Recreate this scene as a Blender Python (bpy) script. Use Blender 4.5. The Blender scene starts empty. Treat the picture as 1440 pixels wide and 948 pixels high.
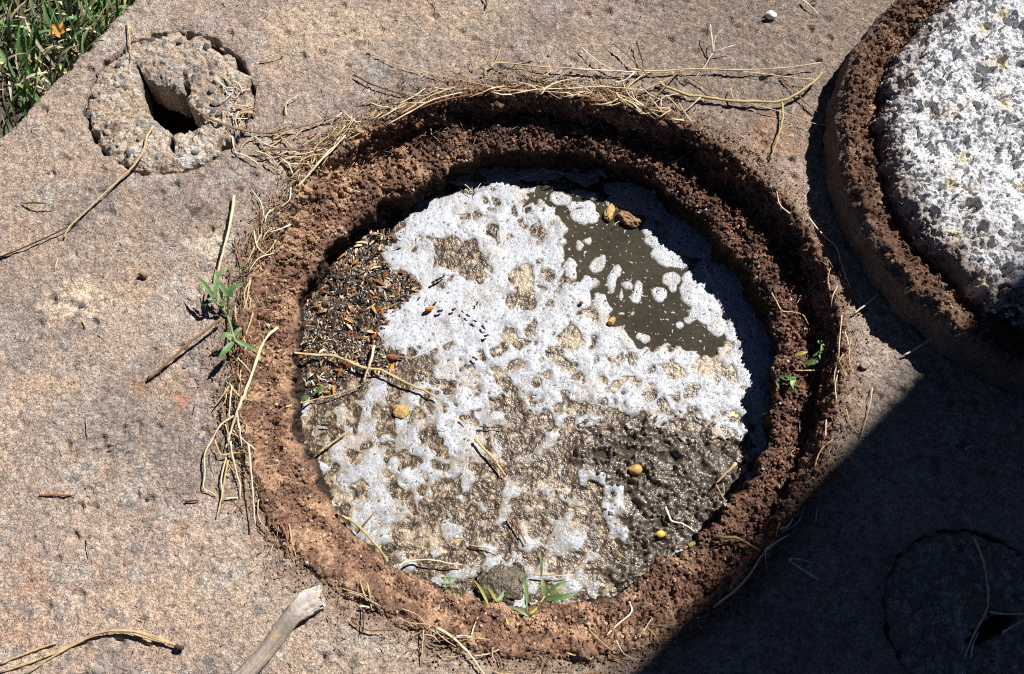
import bpy, math, random
import numpy as np
from mathutils import Matrix, Vector

random.seed(7); RNG = np.random.default_rng(11)
SC = bpy.context.scene; COL = SC.collection
R = math.radians

# ------------------------------------------------------------------ camera, sky, sun, exposure
CAM_H, PITCH, ROLL, HFOV = 1.22, R(68), R(5), R(50)
cam = bpy.data.objects.new('camera', bpy.data.cameras.new('camera')); COL.objects.link(cam)
cam.data.sensor_width = 36; cam.data.angle = HFOV
cam.data.clip_start = 0.01; cam.data.clip_end = 500
cam.matrix_world = Matrix.Translation((0, 0, CAM_H)) @ Matrix.Rotation(math.pi/2 - PITCH, 4, 'X') @ Matrix.Rotation(ROLL, 4, 'Z')
SC.camera = cam
SC.view_settings.view_transform = 'Standard'; SC.view_settings.look = 'None'
SC.view_settings.exposure = 0.55; SC.view_settings.gamma = 1
SC.cycles.filter_width = 1.1
SC.cycles.max_bounces = 5; SC.cycles.use_denoising = False
SUN_AZ, SUN_EL = R(48.0), R(50)           # azimuth counted from +X towards +Y
world = bpy.data.worlds.new('World'); SC.world = world; world.use_nodes = True
wn = world.node_tree.nodes; bg = wn['Background']
sky = wn.new('ShaderNodeTexSky'); sky.sky_type = 'NISHITA'; sky.sun_disc = False
sky.altitude = 2500; sky.air_density = 0.3; sky.dust_density = 0.0; sky.ozone_density = 4.0
sky.sun_elevation = SUN_EL; sky.sun_rotation = math.pi/2 - SUN_AZ
world.node_tree.links.new(sky.outputs['Color'], bg.inputs['Color']); bg.inputs['Strength'].default_value = 0.05
sun = bpy.data.objects.new('sun', bpy.data.lights.new('sun', 'SUN')); COL.objects.link(sun)
sun.data.energy = 5.0; sun.data.angle = R(0.53); sun.data.color = (1.0, 0.965, 0.91)
sdir = Vector((math.cos(SUN_AZ)*math.cos(SUN_EL), math.sin(SUN_AZ)*math.cos(SUN_EL), math.sin(SUN_EL)))
sun.rotation_euler = sdir.to_track_quat('Z', 'Y').to_euler(); sun.location = sdir*8

# ------------------------------------------------------------------ pixel <-> ground helpers (photo pixels, 1440 x 948)
FPX = 720/math.tan(HFOV/2)
def P(px, py, z=0.0):
    """point of the plane z seen at a photo pixel"""
    px = np.asarray(px, float); py = np.asarray(py, float)
    x = (px-720)/FPX; y = (474-py)/FPX
    c, s = math.cos(ROLL), math.sin(ROLL)
    x, y = c*x - s*y, s*x + c*y
    dy = math.cos(PITCH) + y*math.sin(PITCH); dz = -math.sin(PITCH) + y*math.cos(PITCH)
    t = (z - CAM_H)/dz
    return x*t, dy*t
def TOPX(X, Y, Z):
    dx, dy, dz = X, Y, Z - CAM_H
    f = dy*math.cos(PITCH) - dz*math.sin(PITCH)
    u = dy*math.sin(PITCH) + dz*math.cos(PITCH)
    x, y = dx/f, u/f
    c, s = math.cos(ROLL), math.sin(ROLL)
    x, y = c*x + s*y, -s*x + c*y
    return 720 + x*FPX, 474 - y*FPX

# ------------------------------------------------------------------ noise (numpy)
_perm = RNG.permutation(256).astype(np.int64); _perm = np.concatenate([_perm]*3)
_grad = RNG.normal(size=(256, 3)); _grad /= np.linalg.norm(_grad, axis=1)[:, None]
def perlin(x, y, z=0.0):
    x, y, z = np.broadcast_arrays(np.asarray(x, float), np.asarray(y, float), np.asarray(z, float))
    xi, yi, zi = np.floor(x).astype(np.int64), np.floor(y).astype(np.int64), np.floor(z).astype(np.int64)
    xf, yf, zf = x-xi, y-yi, z-zi
    u, v, w = [t*t*t*(t*(t*6-15)+10) for t in (xf, yf, zf)]
    out = 0
    for i in (0, 1):
        a = _perm[(xi+i) & 255]; wu = u if i else 1-u
        for j in (0, 1):
            b = _perm[a + ((yi+j) & 255)]; wv = v if j else 1-v
            for k in (0, 1):
                g = _grad[_perm[b + ((zi+k) & 255)]]; ww = w if k else 1-w
                out = out + wu*wv*ww*(g[..., 0]*(xf-i) + g[..., 1]*(yf-j) + g[..., 2]*(zf-k))
    return out*1.6
def fbm(x, y, z=0.0, oct=3, gain=0.5):
    o = 0; a = 1.0; f = 1.0
    for k in range(oct):
        o = o + a*perlin(x*f + 17.3*k, y*f - 9.1*k, np.asarray(z)*f + 3.7*k); a *= gain; f *= 2.03
    return o
def worley(x, y, z=None, seed=0):
    """F1, F2 and a random id of the nearest cell"""
    x = np.asarray(x, float); y = np.asarray(y, float)
    xi, yi = np.floor(x).astype(np.int64), np.floor(y).astype(np.int64)
    if z is not None: z = np.asarray(z, float); zi = np.floor(z).astype(np.int64)
    f1 = np.full(x.shape, 9.0); f2 = f1.copy(); idv = np.zeros(x.shape)
    for i in (-1, 0, 1):
        for j in (-1, 0, 1):
            for k in ((-1, 0, 1) if z is not None else (0,)):
                h = _perm[_perm[(xi+i+seed*31) & 255] + ((yi+j+seed*17) & 255)]
                if z is not None: h = _perm[h + ((zi+k) & 255)]
                jx = _perm[h+11]/255.0; jy = _perm[h+77]/255.0
                d = (xi+i+jx-x)**2 + (yi+j+jy-y)**2
                if z is not None: d = d + (zi+k+_perm[h+131]/255.0-z)**2
                near = d < f1
                f2 = np.where(near, f1, np.minimum(f2, d)); idv = np.where(near, _perm[h+201]/255.0, idv); f1 = np.where(near, d, f1)
    return np.sqrt(f1), np.sqrt(f2), idv
def blob(f1, idv):
    """rounded lumps of uneven height from a cell distance"""
    return (.3+.7*idv)*np.clip(1-(f1/.8)**2, -.3, 1)-.3
def billow(x, y, z=0.0, oct=3, gain=.55):
    o = 0; a = 1.0; f = 1.0
    for k in range(oct):
        o = o+a*(np.abs(perlin(x*f+11*k, y*f-5*k, np.asarray(z)*f+k))*1.8-.5); a *= gain; f *= 2.07
    return o
def sstep(a, b, x):
    t = np.clip((x-a)/(b-a), 0, 1); return t*t*(3-2*t)
def mixc(a, b, t):
    return a + (np.asarray(b, float) - a)*np.asarray(t)[..., None]
def polysdf(px, py, poly):
    """signed distance, positive inside"""
    shp = px.shape; px = px.ravel(); py = py.ravel()
    poly = np.asarray(poly, float); n = len(poly)
    d = np.full(px.shape, 1e18); ins = np.zeros(px.shape, bool)
    for i in range(n):
        ax, ay = poly[i]; bx, by = poly[(i+1) % n]
        ex, ey = bx-ax, by-ay
        t = np.clip(((px-ax)*ex + (py-ay)*ey)/(ex*ex+ey*ey+1e-12), 0, 1)
        d = np.minimum(d, (px-ax-ex*t)**2 + (py-ay-ey*t)**2)
        if ay != by:
            c = (ay > py) != (by > py)
            ins ^= c & (px < (bx-ax)*(py-ay)/(by-ay) + ax)
    d = np.sqrt(d)
    return np.where(ins, d, -d).reshape(shp)
def ellsdf(px, py, e):
    x0, y0, rx, ry = e[:4]; a = R(e[4]) if len(e) > 4 else 0
    dx, dy = px-x0, py-y0
    u = dx*math.cos(a)+dy*math.sin(a); v = -dx*math.sin(a)+dy*math.cos(a)
    return (1-np.sqrt((u/rx)**2+(v/ry)**2))*min(rx, ry)

# ------------------------------------------------------------------ objects
def tag(o, label=None, cat=None, group=None, kind=None):
    if label: o['label'] = label
    if cat: o['category'] = cat
    if group: o['group'] = group
    if kind: o['kind'] = kind
    return o
def link(name, data, parent=None):
    o = bpy.data.objects.new(name, data); COL.objects.link(o)
    if parent is not None: o.parent = parent
    return o
def empty(name, label, cat, loc=(0, 0, 0), group=None):
    o = link(name, None); o.location = loc; o.empty_display_size = .02
    return tag(o, label, cat, group)
def rawmesh(name, V, F, mats, col=None, smooth=True, mi=None):
    """V (n,3); F (m,k) all faces with the same number of corners, or a list of such arrays"""
    me = bpy.data.meshes.new(name); V = np.asarray(V, np.float32)
    Fs = F if isinstance(F, list) else [F]
    Fs = [np.asarray(f, np.int32) for f in Fs if len(f)]
    me.vertices.add(len(V)); me.vertices.foreach_set('co', V.ravel())
    loops = np.concatenate([f.ravel() for f in Fs]); tot = np.concatenate([np.full(len(f), f.shape[1], np.int32) for f in Fs])
    me.loops.add(len(loops)); me.loops.foreach_set('vertex_index', loops)
    st = np.concatenate([[0], np.cumsum(tot)[:-1]]).astype(np.int32)
    me.polygons.add(len(tot)); me.polygons.foreach_set('loop_start', st); me.polygons.foreach_set('loop_total', tot)
    me.polygons.foreach_set('use_smooth', np.full(len(tot), smooth, bool))
    for m in (mats if isinstance(mats, (list, tuple)) else [mats]): me.materials.append(m)
    if mi is not None: me.polygons.foreach_set('material_index', np.asarray(mi, np.int32))
    if col is not None:
        c = np.ones((len(V), 4), np.float32); col = np.asarray(col); c[:, :col.shape[1]] = np.clip(col, 0, 1)
        at = me.attributes.new('col', 'FLOAT_COLOR', 'POINT'); at.data.foreach_set('color', c.ravel())
    me.update(calc_edges=True); me.validate()
    return me
def gridfaces(nu, nv, wrap=False):
    i = np.arange(nu if wrap else nu-1)[:, None]; j = np.arange(nv-1)[None, :]
    a = i*nv+j; b = ((i+1) % nu)*nv+j
    return np.stack([a, b, b+1, a+1], -1).reshape(-1, 4)
def compress(V, F, col=None):
    used = np.zeros(len(V), bool); used[F.ravel()] = True
    idx = np.cumsum(used)-1
    return V[used], idx[F], (None if col is None else col[used])
def sheet(name, xs, ys, sdf, zfun, colfun, mat, parent=None, skirt=0.0, skirt_in=0.0):
    """height field over a grid, cut along sdf = 0 (positive is kept), with a skirt hanging from the cut"""
    X, Y = np.meshgrid(xs, ys, indexing='ij'); h = xs[1]-xs[0]
    S = sdf(X, Y); gx, gy = np.gradient(S, h); g2 = gx*gx+gy*gy+1e-9
    nb = np.abs(S) < 0.8*h*np.sqrt(g2)
    X = np.where(nb, X - S*gx/g2, X); Y = np.where(nb, Y - S*gy/g2, Y)
    ins = (S > 0) | nb
    Z = zfun(X, Y, S); C = colfun(X, Y, Z)
    V = np.stack([X, Y, Z], -1).reshape(-1, 3); C = C.reshape(-1, 3); ins = ins.ravel()
    F = gridfaces(len(xs), len(ys)); F = F[ins[F].all(1)]
    V, F, C = compress(V, F, C)
    if skirt:
        e = np.concatenate([F[:, [0, 1]], F[:, [1, 2]], F[:, [2, 3]], F[:, [3, 0]]])
        k = np.sort(e, 1); key = k[:, 0].astype(np.int64)*len(V)+k[:, 1]
        _, inv, cnt = np.unique(key, return_inverse=True, return_counts=True)
        be = e[cnt[inv] == 1]
        bv = np.unique(be); n0 = len(V)
        steps = 5; last = bv; mapping = np.full(n0, -1); Fs = [F]
        prev = np.arange(n0)
        for q in range(1, steps+1):
            nv = V[bv].copy(); nv[:, 2] -= skirt*q/steps
            jit = skirt_in
            nv[:, 0] += jit*fbm(nv[:, 0]*90, nv[:, 1]*90, nv[:, 2]*90); nv[:, 1] += jit*fbm(nv[:, 0]*90+9, nv[:, 1]*90, nv[:, 2]*90)
            cur = np.full(n0, -1); cur[bv] = len(V) + np.arange(len(bv))
            V = np.concatenate([V, nv]); C = np.concatenate([C, C[bv]])
            Fs.append(np.stack([prev[be[:, 1]], prev[be[:, 0]], cur[be[:, 0]], cur[be[:, 1]]], 1)); prev = cur
        F = np.concatenate(Fs)
    return link(name, rawmesh(name, V, F, mat, C), parent)

# ------------------------------------------------------------------ materials
def material(name, col=None, attr=False, rough=0.9, spec=0.3, grain=(), bump=(), coat=0.0, trans=0.0):
    """grain: (scale, amount, hue shift amount); bump: (scale, distance in metres, kind)"""
    m = bpy.data.materials.new(name); m.use_nodes = True
    nt = m.node_tree; N = nt.nodes; L = nt.links; b = N['Principled BSDF']
    b.inputs['Roughness'].default_value = rough; b.inputs['Specular IOR Level'].default_value = spec
    if coat: b.inputs['Coat Weight'].default_value = coat; b.inputs['Coat Roughness'].default_value = 0.12
    geo = N.new('ShaderNodeNewGeometry') if False else N.new('ShaderNodeTexCoord')
    vec = geo.outputs['Object']
    if attr:
        a = N.new('ShaderNodeAttribute'); a.attribute_name = 'col'; c = a.outputs['Color']
    else:
        a = N.new('ShaderNodeRGB'); a.outputs[0].default_value = (*col, 1); c = a.outputs[0]
    for sc, am, kind in grain:
        if kind == 'cell':
            t = N.new('ShaderNodeTexVoronoi'); t.inputs['Scale'].default_value = sc; L.new(vec, t.inputs['Vector'])
            sx = N.new('ShaderNodeSeparateColor'); L.new(t.outputs['Color'], sx.inputs[0]); fac = sx.outputs[0]
        else:
            t = N.new('ShaderNodeTexNoise'); t.inputs['Scale'].default_value = sc; t.inputs['Detail'].default_value = 3
            L.new(vec, t.inputs['Vector']); fac = t.outputs['Fac']
        mr = N.new('ShaderNodeMapRange'); mr.inputs['From Min'].default_value = 0.25 if kind != 'cell' else 0
        mr.inputs['From Max'].default_value = 0.75 if kind != 'cell' else 1
        mr.inputs['To Min'].default_value = 1-am; mr.inputs['To Max'].default_value = 1+am
        L.new(fac, mr.inputs['Value'])
        mx = N.new('ShaderNodeVectorMath'); mx.operation = 'SCALE'; L.new(c, mx.inputs[0]); L.new(mr.outputs[0], mx.inputs['Scale'])
        c = mx.outputs[0]
    L.new(c, b.inputs['Base Color'])
    nrm = None
    for sc, dist, kind in bump:
        if kind == 'cell':
            t = N.new('ShaderNodeTexVoronoi'); t.inputs['Scale'].default_value = sc; L.new(vec, t.inputs['Vector']); hgt = t.outputs['Distance']
        elif kind == 'flat':
            t = N.new('ShaderNodeTexVoronoi'); t.inputs['Scale'].default_value = sc; L.new(vec, t.inputs['Vector']); t.inputs['Randomness'].default_value = 1
            sx = N.new('ShaderNodeSeparateColor'); L.new(t.outputs['Color'], sx.inputs[0]); hgt = sx.outputs[1]
        else:
            t = N.new('ShaderNodeTexNoise'); t.inputs['Scale'].default_value = sc; t.inputs['Detail'].default_value = 2
            L.new(vec, t.inputs['Vector']); hgt = t.outputs['Fac']
        bp = N.new('ShaderNodeBump'); bp.inputs['Distance'].default_value = dist; bp.inputs['Strength'].default_value = 1
        L.new(hgt, bp.inputs['Height'])
        if nrm: L.new(nrm, bp.inputs['Normal'])
        nrm = bp.outputs[0]
    if nrm: L.new(nrm, b.inputs['Normal'])
    if trans:
        b.inputs['Subsurface Weight'].default_value = 0
    return m
M = {}
M['concrete'] = material('concrete', attr=True, rough=.95, spec=.2, grain=[(520, .42, 'n'), (330, .26, 'cell'), (1100, .4, 'n')], bump=[(230, .0011, 'flat'), (360, .0024, 'n'), (850, .0013, 'n')])
M['soil'] = material('soil', attr=True, rough=1, spec=.12, grain=[(300, .35, 'n'), (800, .3, 'n')], bump=[(320, .0025, 'n'), (800, .0009, 'n')])
M['lime'] = material('lime_crust', attr=True, rough=.95, spec=.15, grain=[(350, .12, 'n')], bump=[(350, .0025, 'n'), (800, .0009, 'n')])
M['scum'] = material('wet_scum', attr=True, rough=.36, spec=.6, grain=[(260, .3, 'n'), (700, .2, 'n')], bump=[(230, .0016, 'n'), (520, .0006, 'n')])
_n = M['scum'].node_tree; _mr = _n.nodes.new('ShaderNodeMapRange'); _mr.inputs['To Min'].default_value = .36; _mr.inputs['To Max'].default_value = .27
_at = [q for q in _n.nodes if q.type == 'ATTRIBUTE'][0]; _n.links.new(_at.outputs['Alpha'], _mr.inputs['Value']); _n.links.new(_mr.outputs[0], _n.nodes['Principled BSDF'].inputs['Roughness'])
M['debris'] = material('debris', attr=True, rough=.4, spec=.4, grain=[(400, .3, 'n')])
M['sludge'] = M['scum']
M['foam'] = material('foam', attr=True, rough=.4, spec=.4, grain=[(600, .05, 'n')], bump=[(520, .0004, 'cell')])
M['water'] = material('murky_water', (.050, .043, .029), rough=.13, spec=.5, grain=[(18, .3, 'n'), (220, .25, 'n')], bump=[(40, .0006, 'n')])
M['dirt'] = material('dark_dirt', (.10, .085, .07), rough=1, spec=.1, grain=[(60, .5, 'n'), (300, .4, 'n')], bump=[(80, .01, 'n')])
M['stone_grey'] = material('grey_stone', (.2, .19, .19), rough=.9, grain=[(300, .25, 'n')], bump=[(500, .0008, 'n')])
M['stone_pink'] = material('pink_stone', (.33, .24, .19), rough=.9, grain=[(300, .25, 'n')], bump=[(500, .0008, 'n')])
M['stone_pale'] = material('pale_stone', (.45, .4, .34), rough=.9, grain=[(300, .2, 'n')], bump=[(500, .0008, 'n')])
M['stone_dark'] = material('dark_stone', (.12, .11, .11), rough=.85, grain=[(300, .25, 'n')], bump=[(500, .0008, 'n')])
M['brown_lump'] = material('brown_lump', (.30, .17, .08), rough=.6, spec=.4, grain=[(250, .45, 'n')], bump=[(300, .003, 'n')])
M['yellow_lump'] = material('yellow_lump', (.46, .30, .11), rough=.6, spec=.4, grain=[(250, .35, 'n')], bump=[(300, .003, 'n')])
M['mud_stone'] = material('mud_stone', (.105, .085, .058), rough=.4, spec=.5, grain=[(60, .4, 'n'), (260, .4, 'n')], bump=[(120, .004, 'n'), (350, .0025, 'n')])
M['stone_white'] = material('white_stone', (.75, .72, .68), rough=.8, grain=[(200, .15, 'n')])
M['stone_ochre'] = material('ochre_stone', (.5, .3, .1), rough=.55, spec=.4, grain=[(150, .25, 'n')])
M['stone_yellow'] = material('yellow_stone', (.6, .42, .08), rough=.5, spec=.4, grain=[(150, .2, 'n')])
for k, c in dict(tan=(.5, .37, .21), pale=(.66, .54, .36), brown=(.24, .14, .08), yellow=(.48, .36, .17), white=(.64, .57, .47), dark=(.05, .035, .025), grey=(.3, .27, .25), olive=(.22, .17, .07), orange=(.55, .24, .06), russet=(.22, .09, .04), black=(.016, .013, .012)).items():
    M['straw_'+k] = material('straw_'+k, c, rough=.75, spec=.3, grain=[(120, .25, 'n'), (600, .2, 'n')])
for k, c in dict(green=(.1, .2, .055), pale=(.2, .3, .12), yellow=(.36, .34, .08), dark=(.045, .09, .03), dry=(.4, .31, .17)).items():
    M['leaf_'+k] = material('leaf_'+k, c, rough=.5, spec=.4, grain=[(200, .2, 'n')])
M['wood'] = material('weathered_wood', attr=True, rough=.9, spec=.2, grain=[(250, .2, 'n')], bump=[(300, .001, 'n')])
M['wall'] = material('rendered_wall', (.16, .15, .145), rough=.95, grain=[(3, .15, 'n'), (60, .1, 'n')], bump=[(120, .003, 'n')])
M['plinth'] = material('wall_plinth', (.2, .19, .18), rough=.95, grain=[(30, .2, 'n')], bump=[(120, .003, 'n')])

# ------------------------------------------------------------------ outline of the opening, from the photograph
CX, CY = 0.032, 0.488
Z_LEDGE, Z_WATER = -0.045, -0.1
def outline(pts, z, sm=0.10):
    x, y = P([p[0] for p in pts], [p[1] for p in pts], z)
    th = np.arctan2(y-CY, x-CX); r = np.hypot(x-CX, y-CY)
    g = np.linspace(-math.pi, math.pi, 721)
    w = np.exp(-0.5*(((g[:, None]-th[None, :]+math.pi) % (2*math.pi)-math.pi)/sm)**2)+1e-9
    rr = (w*r).sum(1)/w.sum(1)
    return lambda t: np.interp((t+math.pi) % (2*math.pi)-math.pi, g, rr)
OUT = [(480,202),(547,172),(625,142),(716,130),(817,142),(885,154),(936,172),(960,176),(1010,209),(1061,250),(1105,290),(1139,340),(1162,384),(1176,445),(1179,512),(1169,580),(1159,624),(1112,716),(1071,780),(1010,851),(960,878),(868,908),(780,918),(682,906),(615,884),(561,868),(524,837),(480,807),(429,785),(395,755),(385,722),(365,662),(340,614),(342,540),(342,479),(352,411),(372,344),(402,310),(445,235)]
INN = [(608,256),(625,229),(682,216),(750,209),(868,223),(960,280),(1038,371),(1078,421),(1095,472),(1091,519),(1088,566),(1085,627),(1065,655),(1027,712),(1000,743),(925,787),(878,827),(820,840),(767,847),(682,844),(615,817),(554,793),(480,729),(449,668),(422,614),(415,550),(415,499),(439,381),(462,354),(503,304)]
R1 = outline(OUT, 0.0); R2 = outline(INN, Z_LEDGE)
def angd(t, c): return np.abs((t-c+math.pi) % (2*math.pi)-math.pi)
def slopew(t):          # 1 where the soil has slumped into a slope (left and bottom), 0 where the step is sharp
    return np.clip(sstep(1.15, .55, angd(t, R(195)))+.85*sstep(.9, .35, angd(t, R(262))), 0, 1)
def ring_prof(t, q):
    """q in 0..1 along the section: outside lip, recess wall, ledge, shaft wall. Returns r, z"""
    r1, r2 = R1(t), R2(t); w = slopew(t); b = r1-r2
    keys = [0, .08, .14, .36, .62, .68, 1.0]
    rA = [r1+.02, r1+.004, r1-.003, r1-.010, r2+.012, r2+.001, r2+.014]
    zA = [-.003, .003, -.002, -.040, -.044, -.052, -.150]
    rB = [r1+.02, r1+.004, r1-.004, r1-.42*b, r2+.22*b, r2+.002, r2+.006]
    zB = [-.003, .003, .001, -.021, -.036, -.050, -.150]
    r = 0; z = 0
    qa = np.asarray(q)
    for k in range(len(keys)-1):
        f = np.clip((qa-keys[k])/(keys[k+1]-keys[k]), 0, 1)
        on = ((qa >= keys[k]) & ((qa < keys[k+1]) | (k == len(keys)-2)))
        ra = rA[k]+(rA[k+1]-rA[k])*f; rb = rB[k]+(rB[k+1]-rB[k])*f
        za = zA[k]+(zA[k+1]-zA[k])*f; zb = zB[k]+(zB[k+1]-zB[k])*f
        r = r + on*(ra+(rb-ra)*w); z = z + on*(za+(zb-za)*w)
    return r, z
def surf_z(x, y):
    """height of what lies at x, y: slab, soil ring or water"""
    t = math.atan2(y-CY, x-CX); r = math.hypot(x-CX, y-CY)
    if r > R1(t)+.01: return 0.001
    qs = np.linspace(.05, .8, 60); rr, zz = ring_prof(np.full(60, t), qs)
    if r < float(R2(t))-.002: return Z_WATER+.004
    return float(zz[np.argmin(np.abs(rr-r))])+.002

# slab edge by the grass, round concrete plugs
E0 = np.array(P(180, 8)); E1 = np.array(P(0, 196)); ED = (E0-E1)/np.linalg.norm(E0-E1)
def edge_sdf(x, y): return (x-E1[0])*ED[1] - (y-E1[1])*ED[0]
PC = (-0.469, 0.781); PR = .109
_a = np.array([(1257,788),(1298,758),(1331,744),(1365,743),(1250,810),(1244,847),(1247,885),(1257,915),(1274,942)], float)
_x, _y = P(_a[:, 0], _a[:, 1]); _s = np.linalg.lstsq(np.c_[2*_x, 2*_y, np.ones(9)], _x**2+_y**2, rcond=None)[0]
QC = (float(_s[0]), float(_s[1])); QR = float(math.sqrt(_s[2]+_s[0]**2+_s[1]**2))

# ------------------------------------------------------------------ the setting: slab, earth
TAN = np.array((.355, .277, .23)); 
SPOTS = [  # px, py, rx, ry, colour, strength
    (115,420,50,28,(.70,.55,.41),.9),(80,440,40,20,(.62,.48,.36),.6),(290,345,36,20,(.66,.58,.46),.65),(282,300,22,14,(.12,.09,.075),.75),(45,820,34,46,(.45,.28,.19),.5),(30,890,60,40,(.46,.29,.2),.55),
    (200,850,95,55,(.52,.38,.28),.6),(240,915,80,34,(.5,.36,.27),.5),(60,545,60,26,(.5,.34,.22),.45),(190,400,24,45,(.5,.35,.22),.4),(1090,190,60,40,(.33,.18,.1),.5),
    (470,40,120,45,(.52,.4,.28),.5),(640,30,90,40,(.5,.38,.27),.35),(240,430,60,30,(.5,.46,.42),.35),(300,545,40,60,(.4,.3,.25),.4),(195,545,22,18,(.35,.2,.12),.5),(255,560,16,14,(.42,.2,.12),.6),
    (110,600,120,60,(.3,.26,.23),.35),(700,40,60,30,(.32,.27,.22),.3),(30,480,40,60,(.3,.26,.23),.35),(520,900,60,30,(.5,.45,.37),.4),(760,925,150,24,(.5,.4,.31),.5),(230,215,14,18,(.75,.73,.72),.0),(420,140,50,25,(.34,.29,.25),.4)]
def slab_sdf(X, Y):
    s = edge_sdf(X, Y) + .0035*fbm(X*35, Y*35, 1.0)
    r = np.hypot(X-CX, Y-CY); t = np.arctan2(Y-CY, X-CX)
    s = np.minimum(s, r-(R1(t)+.004)+.004*fbm(X*60, Y*60, 2.0))
    rp = np.hypot(X-PC[0], Y-PC[1]); s = np.minimum(s, rp-PR+.005*fbm(X*50, Y*50, 4.0, 3))
    rq = np.hypot(X-QC[0], Y-QC[1]); s = np.minimum(s, rq-QR+.004*fbm(X*50, Y*50, 4.0, 3))
    return s
def slab_z(X, Y, S):
    f1, f2, idv = worley(X*120, Y*120)
    st = sstep(.0, .25, f2-f1)*sstep(.35, .7, idv)
    g1, g2, _ = worley(X*300, Y*300, seed=3)
    _, _, fl = worley(X*125+.5*fbm(X*90, Y*90, 3, 2), Y*125+.5*fbm(X*90, Y*90, 8, 2), seed=31)
    z = .0014*(fl-.5)*sstep(-.5, .3, fbm(X*10, Y*10, 33, 2))+.0016*fbm(X*9, Y*9, 0, 3) + .0009*fbm(X*150, Y*150, 5, 3, .7) + .0011*st - .0007*g1
    pit = sstep(.33, .16, worley(X*42, Y*42, seed=5)[0])*sstep(.35, .75, worley(X*42, Y*42, seed=5)[2])
    z = z - .0048*pit*sstep(-.1, .3, fbm(X*14, Y*14, 8))
    edge = np.exp(-np.clip(S, 0, None)/.006)
    return z - .003*edge*(1+.8*fbm(X*80, Y*80, 3))
def slab_col(X, Y, Z):
    px, py = TOPX(X, Y, Z*0)
    c = np.broadcast_to(TAN, X.shape+(3,)).copy()
    n = fbm(X*7, Y*7, 2, 4); c = mixc(c, (.245, .2, .178), sstep(-.2, .55, n)*.75)
    n2 = fbm(X*11+4, Y*11, 7, 3); c = mixc(c, (.47, .335, .245), sstep(.05, .7, n2)*.6); c = mixc(c, (.5, .40, .325), sstep(.1, .6, fbm(X*5-3, Y*5, 17, 4))*.5)
    lo_ = fbm(X*2.6+1, Y*2.6, 90, 3); c = c*(1+.20*lo_)[..., None]; c = mixc(c, (.46, .355, .27), sstep(.05, .6, fbm(X*4+8, Y*4, 93, 4))*.5); c = mixc(c, (.46, .43, .40), sstep(.3, .6, fbm(X*26+8, Y*26, 95, 4, .6))*.5)
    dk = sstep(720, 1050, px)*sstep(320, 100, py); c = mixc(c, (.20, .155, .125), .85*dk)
    wx = px+14*fbm(px*.03, py*.03, 1); wy = py+14*fbm(px*.03, py*.03, 5)
    for x, y, rx, ry, cc, st in SPOTS:
        d = 1-np.sqrt(((wx-x)/rx)**2+((wy-y)/ry)**2); d = d + .35*fbm(px*.06, py*.06, x)
        d = d + .3*fbm(X*130, Y*130, 60, 2); c = mixc(c, cc, min(1, st*1.25)*sstep(-.1, .6, d))
    f1, f2, idv = worley(X*120, Y*120); stone = sstep(.02, .14, f2-f1)*sstep(.35, .5, idv)
    sc = np.where((idv > .75)[..., None], (.42, .33, .27), np.where((idv > .55)[..., None], (.2, .185, .18), (.3, .23, .19)))
    c = c + (sc-c)*(stone*.38)[..., None]
    q1, q2, qid = worley(X*58+.5*fbm(X*60, Y*60, 2), Y*58, seed=21)
    lowleft = .35+.65*sstep(250, 700, py)*sstep(700, 350, px)
    big = sstep(.05, .12, q2-q1)*sstep(.42, .34, q1)*sstep(.72, .78, qid)
    c = c+(np.where((qid > .86)[..., None], (.36, .25, .2), np.where((qid > .74)[..., None], (.17, .165, .17), (.235, .215, .205)))-c)*(big*.6*lowleft)[..., None]
    c = mixc(c, (.10, .085, .075), sstep(.45, .8, fbm(X*120, Y*120, 44, 3, .7))*.55)
    # fine sand grains
    g = fbm(X*430, Y*430, 3, 2); c = c*(1+(.30+.22*fbm(X*12, Y*12, 50, 2))*g)[..., None]
    # soil washed over the slab round the opening
    t = np.arctan2(Y-CY, X-CX); d = np.hypot(X-CX, Y-CY)-R1(t)
    w = sstep(.045, .0, d+.018*fbm(X*30, Y*30, 9)); c = mixc(c, (.2, .12, .08), w*.7)
    return c
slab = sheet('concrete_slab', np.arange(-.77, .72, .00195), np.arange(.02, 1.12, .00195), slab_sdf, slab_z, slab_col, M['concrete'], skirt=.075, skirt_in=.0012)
tag(slab, 'weathered concrete slab with exposed aggregate around the round opening', kind='structure')
def eline(y): return float(E1[0]+ED[0]/ED[1]*(y-E1[1]))
ap = [[(-.77, -3), (-.77, .03), (-.77, .44), (eline(.44), .44)], [(eline(.44), .44), (eline(-3), -3), (-.77, -3)], [(-.77, -3), (.72, -3), (.72, .03), (-.77, .03)], [(.71, -3), (4.5, -3), (4.5, 4), (.71, 4)], [(eline(1.11), 1.11), (.71, 1.11), (.71, 4), (eline(4), 4)]]
av, af = [], []
for q in ap[2:]+[[(eline(-3), -3), (-.77, -3), (-.77, .45), (eline(.45), .45)]]:
    af.append([len(av)+k for k in range(4)]); av += [(x, y, -.003) for x, y in q]
for k_ in range(len(av)): av[k_] = av[k_][:2]+(-.008,)
link('slab_apron', rawmesh('slab_apron', av, np.array(af), M['concrete'], np.tile(TAN*.8, (len(av), 1)), False), slab)
def near_sdf(X, Y): return np.minimum(edge_sdf(X, Y), np.maximum(np.maximum(-.768-X, X-.716), np.maximum(.022-Y, Y-1.116)))
sheet('slab_surround', np.arange(-1.5, 2.6, .0125), np.arange(-.9, 2.6, .0125), near_sdf, lambda X, Y, S: -.0025+.0012*fbm(X*9, Y*9, 0, 3)+0*X, slab_col, M['concrete'], slab, skirt=.06)
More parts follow.
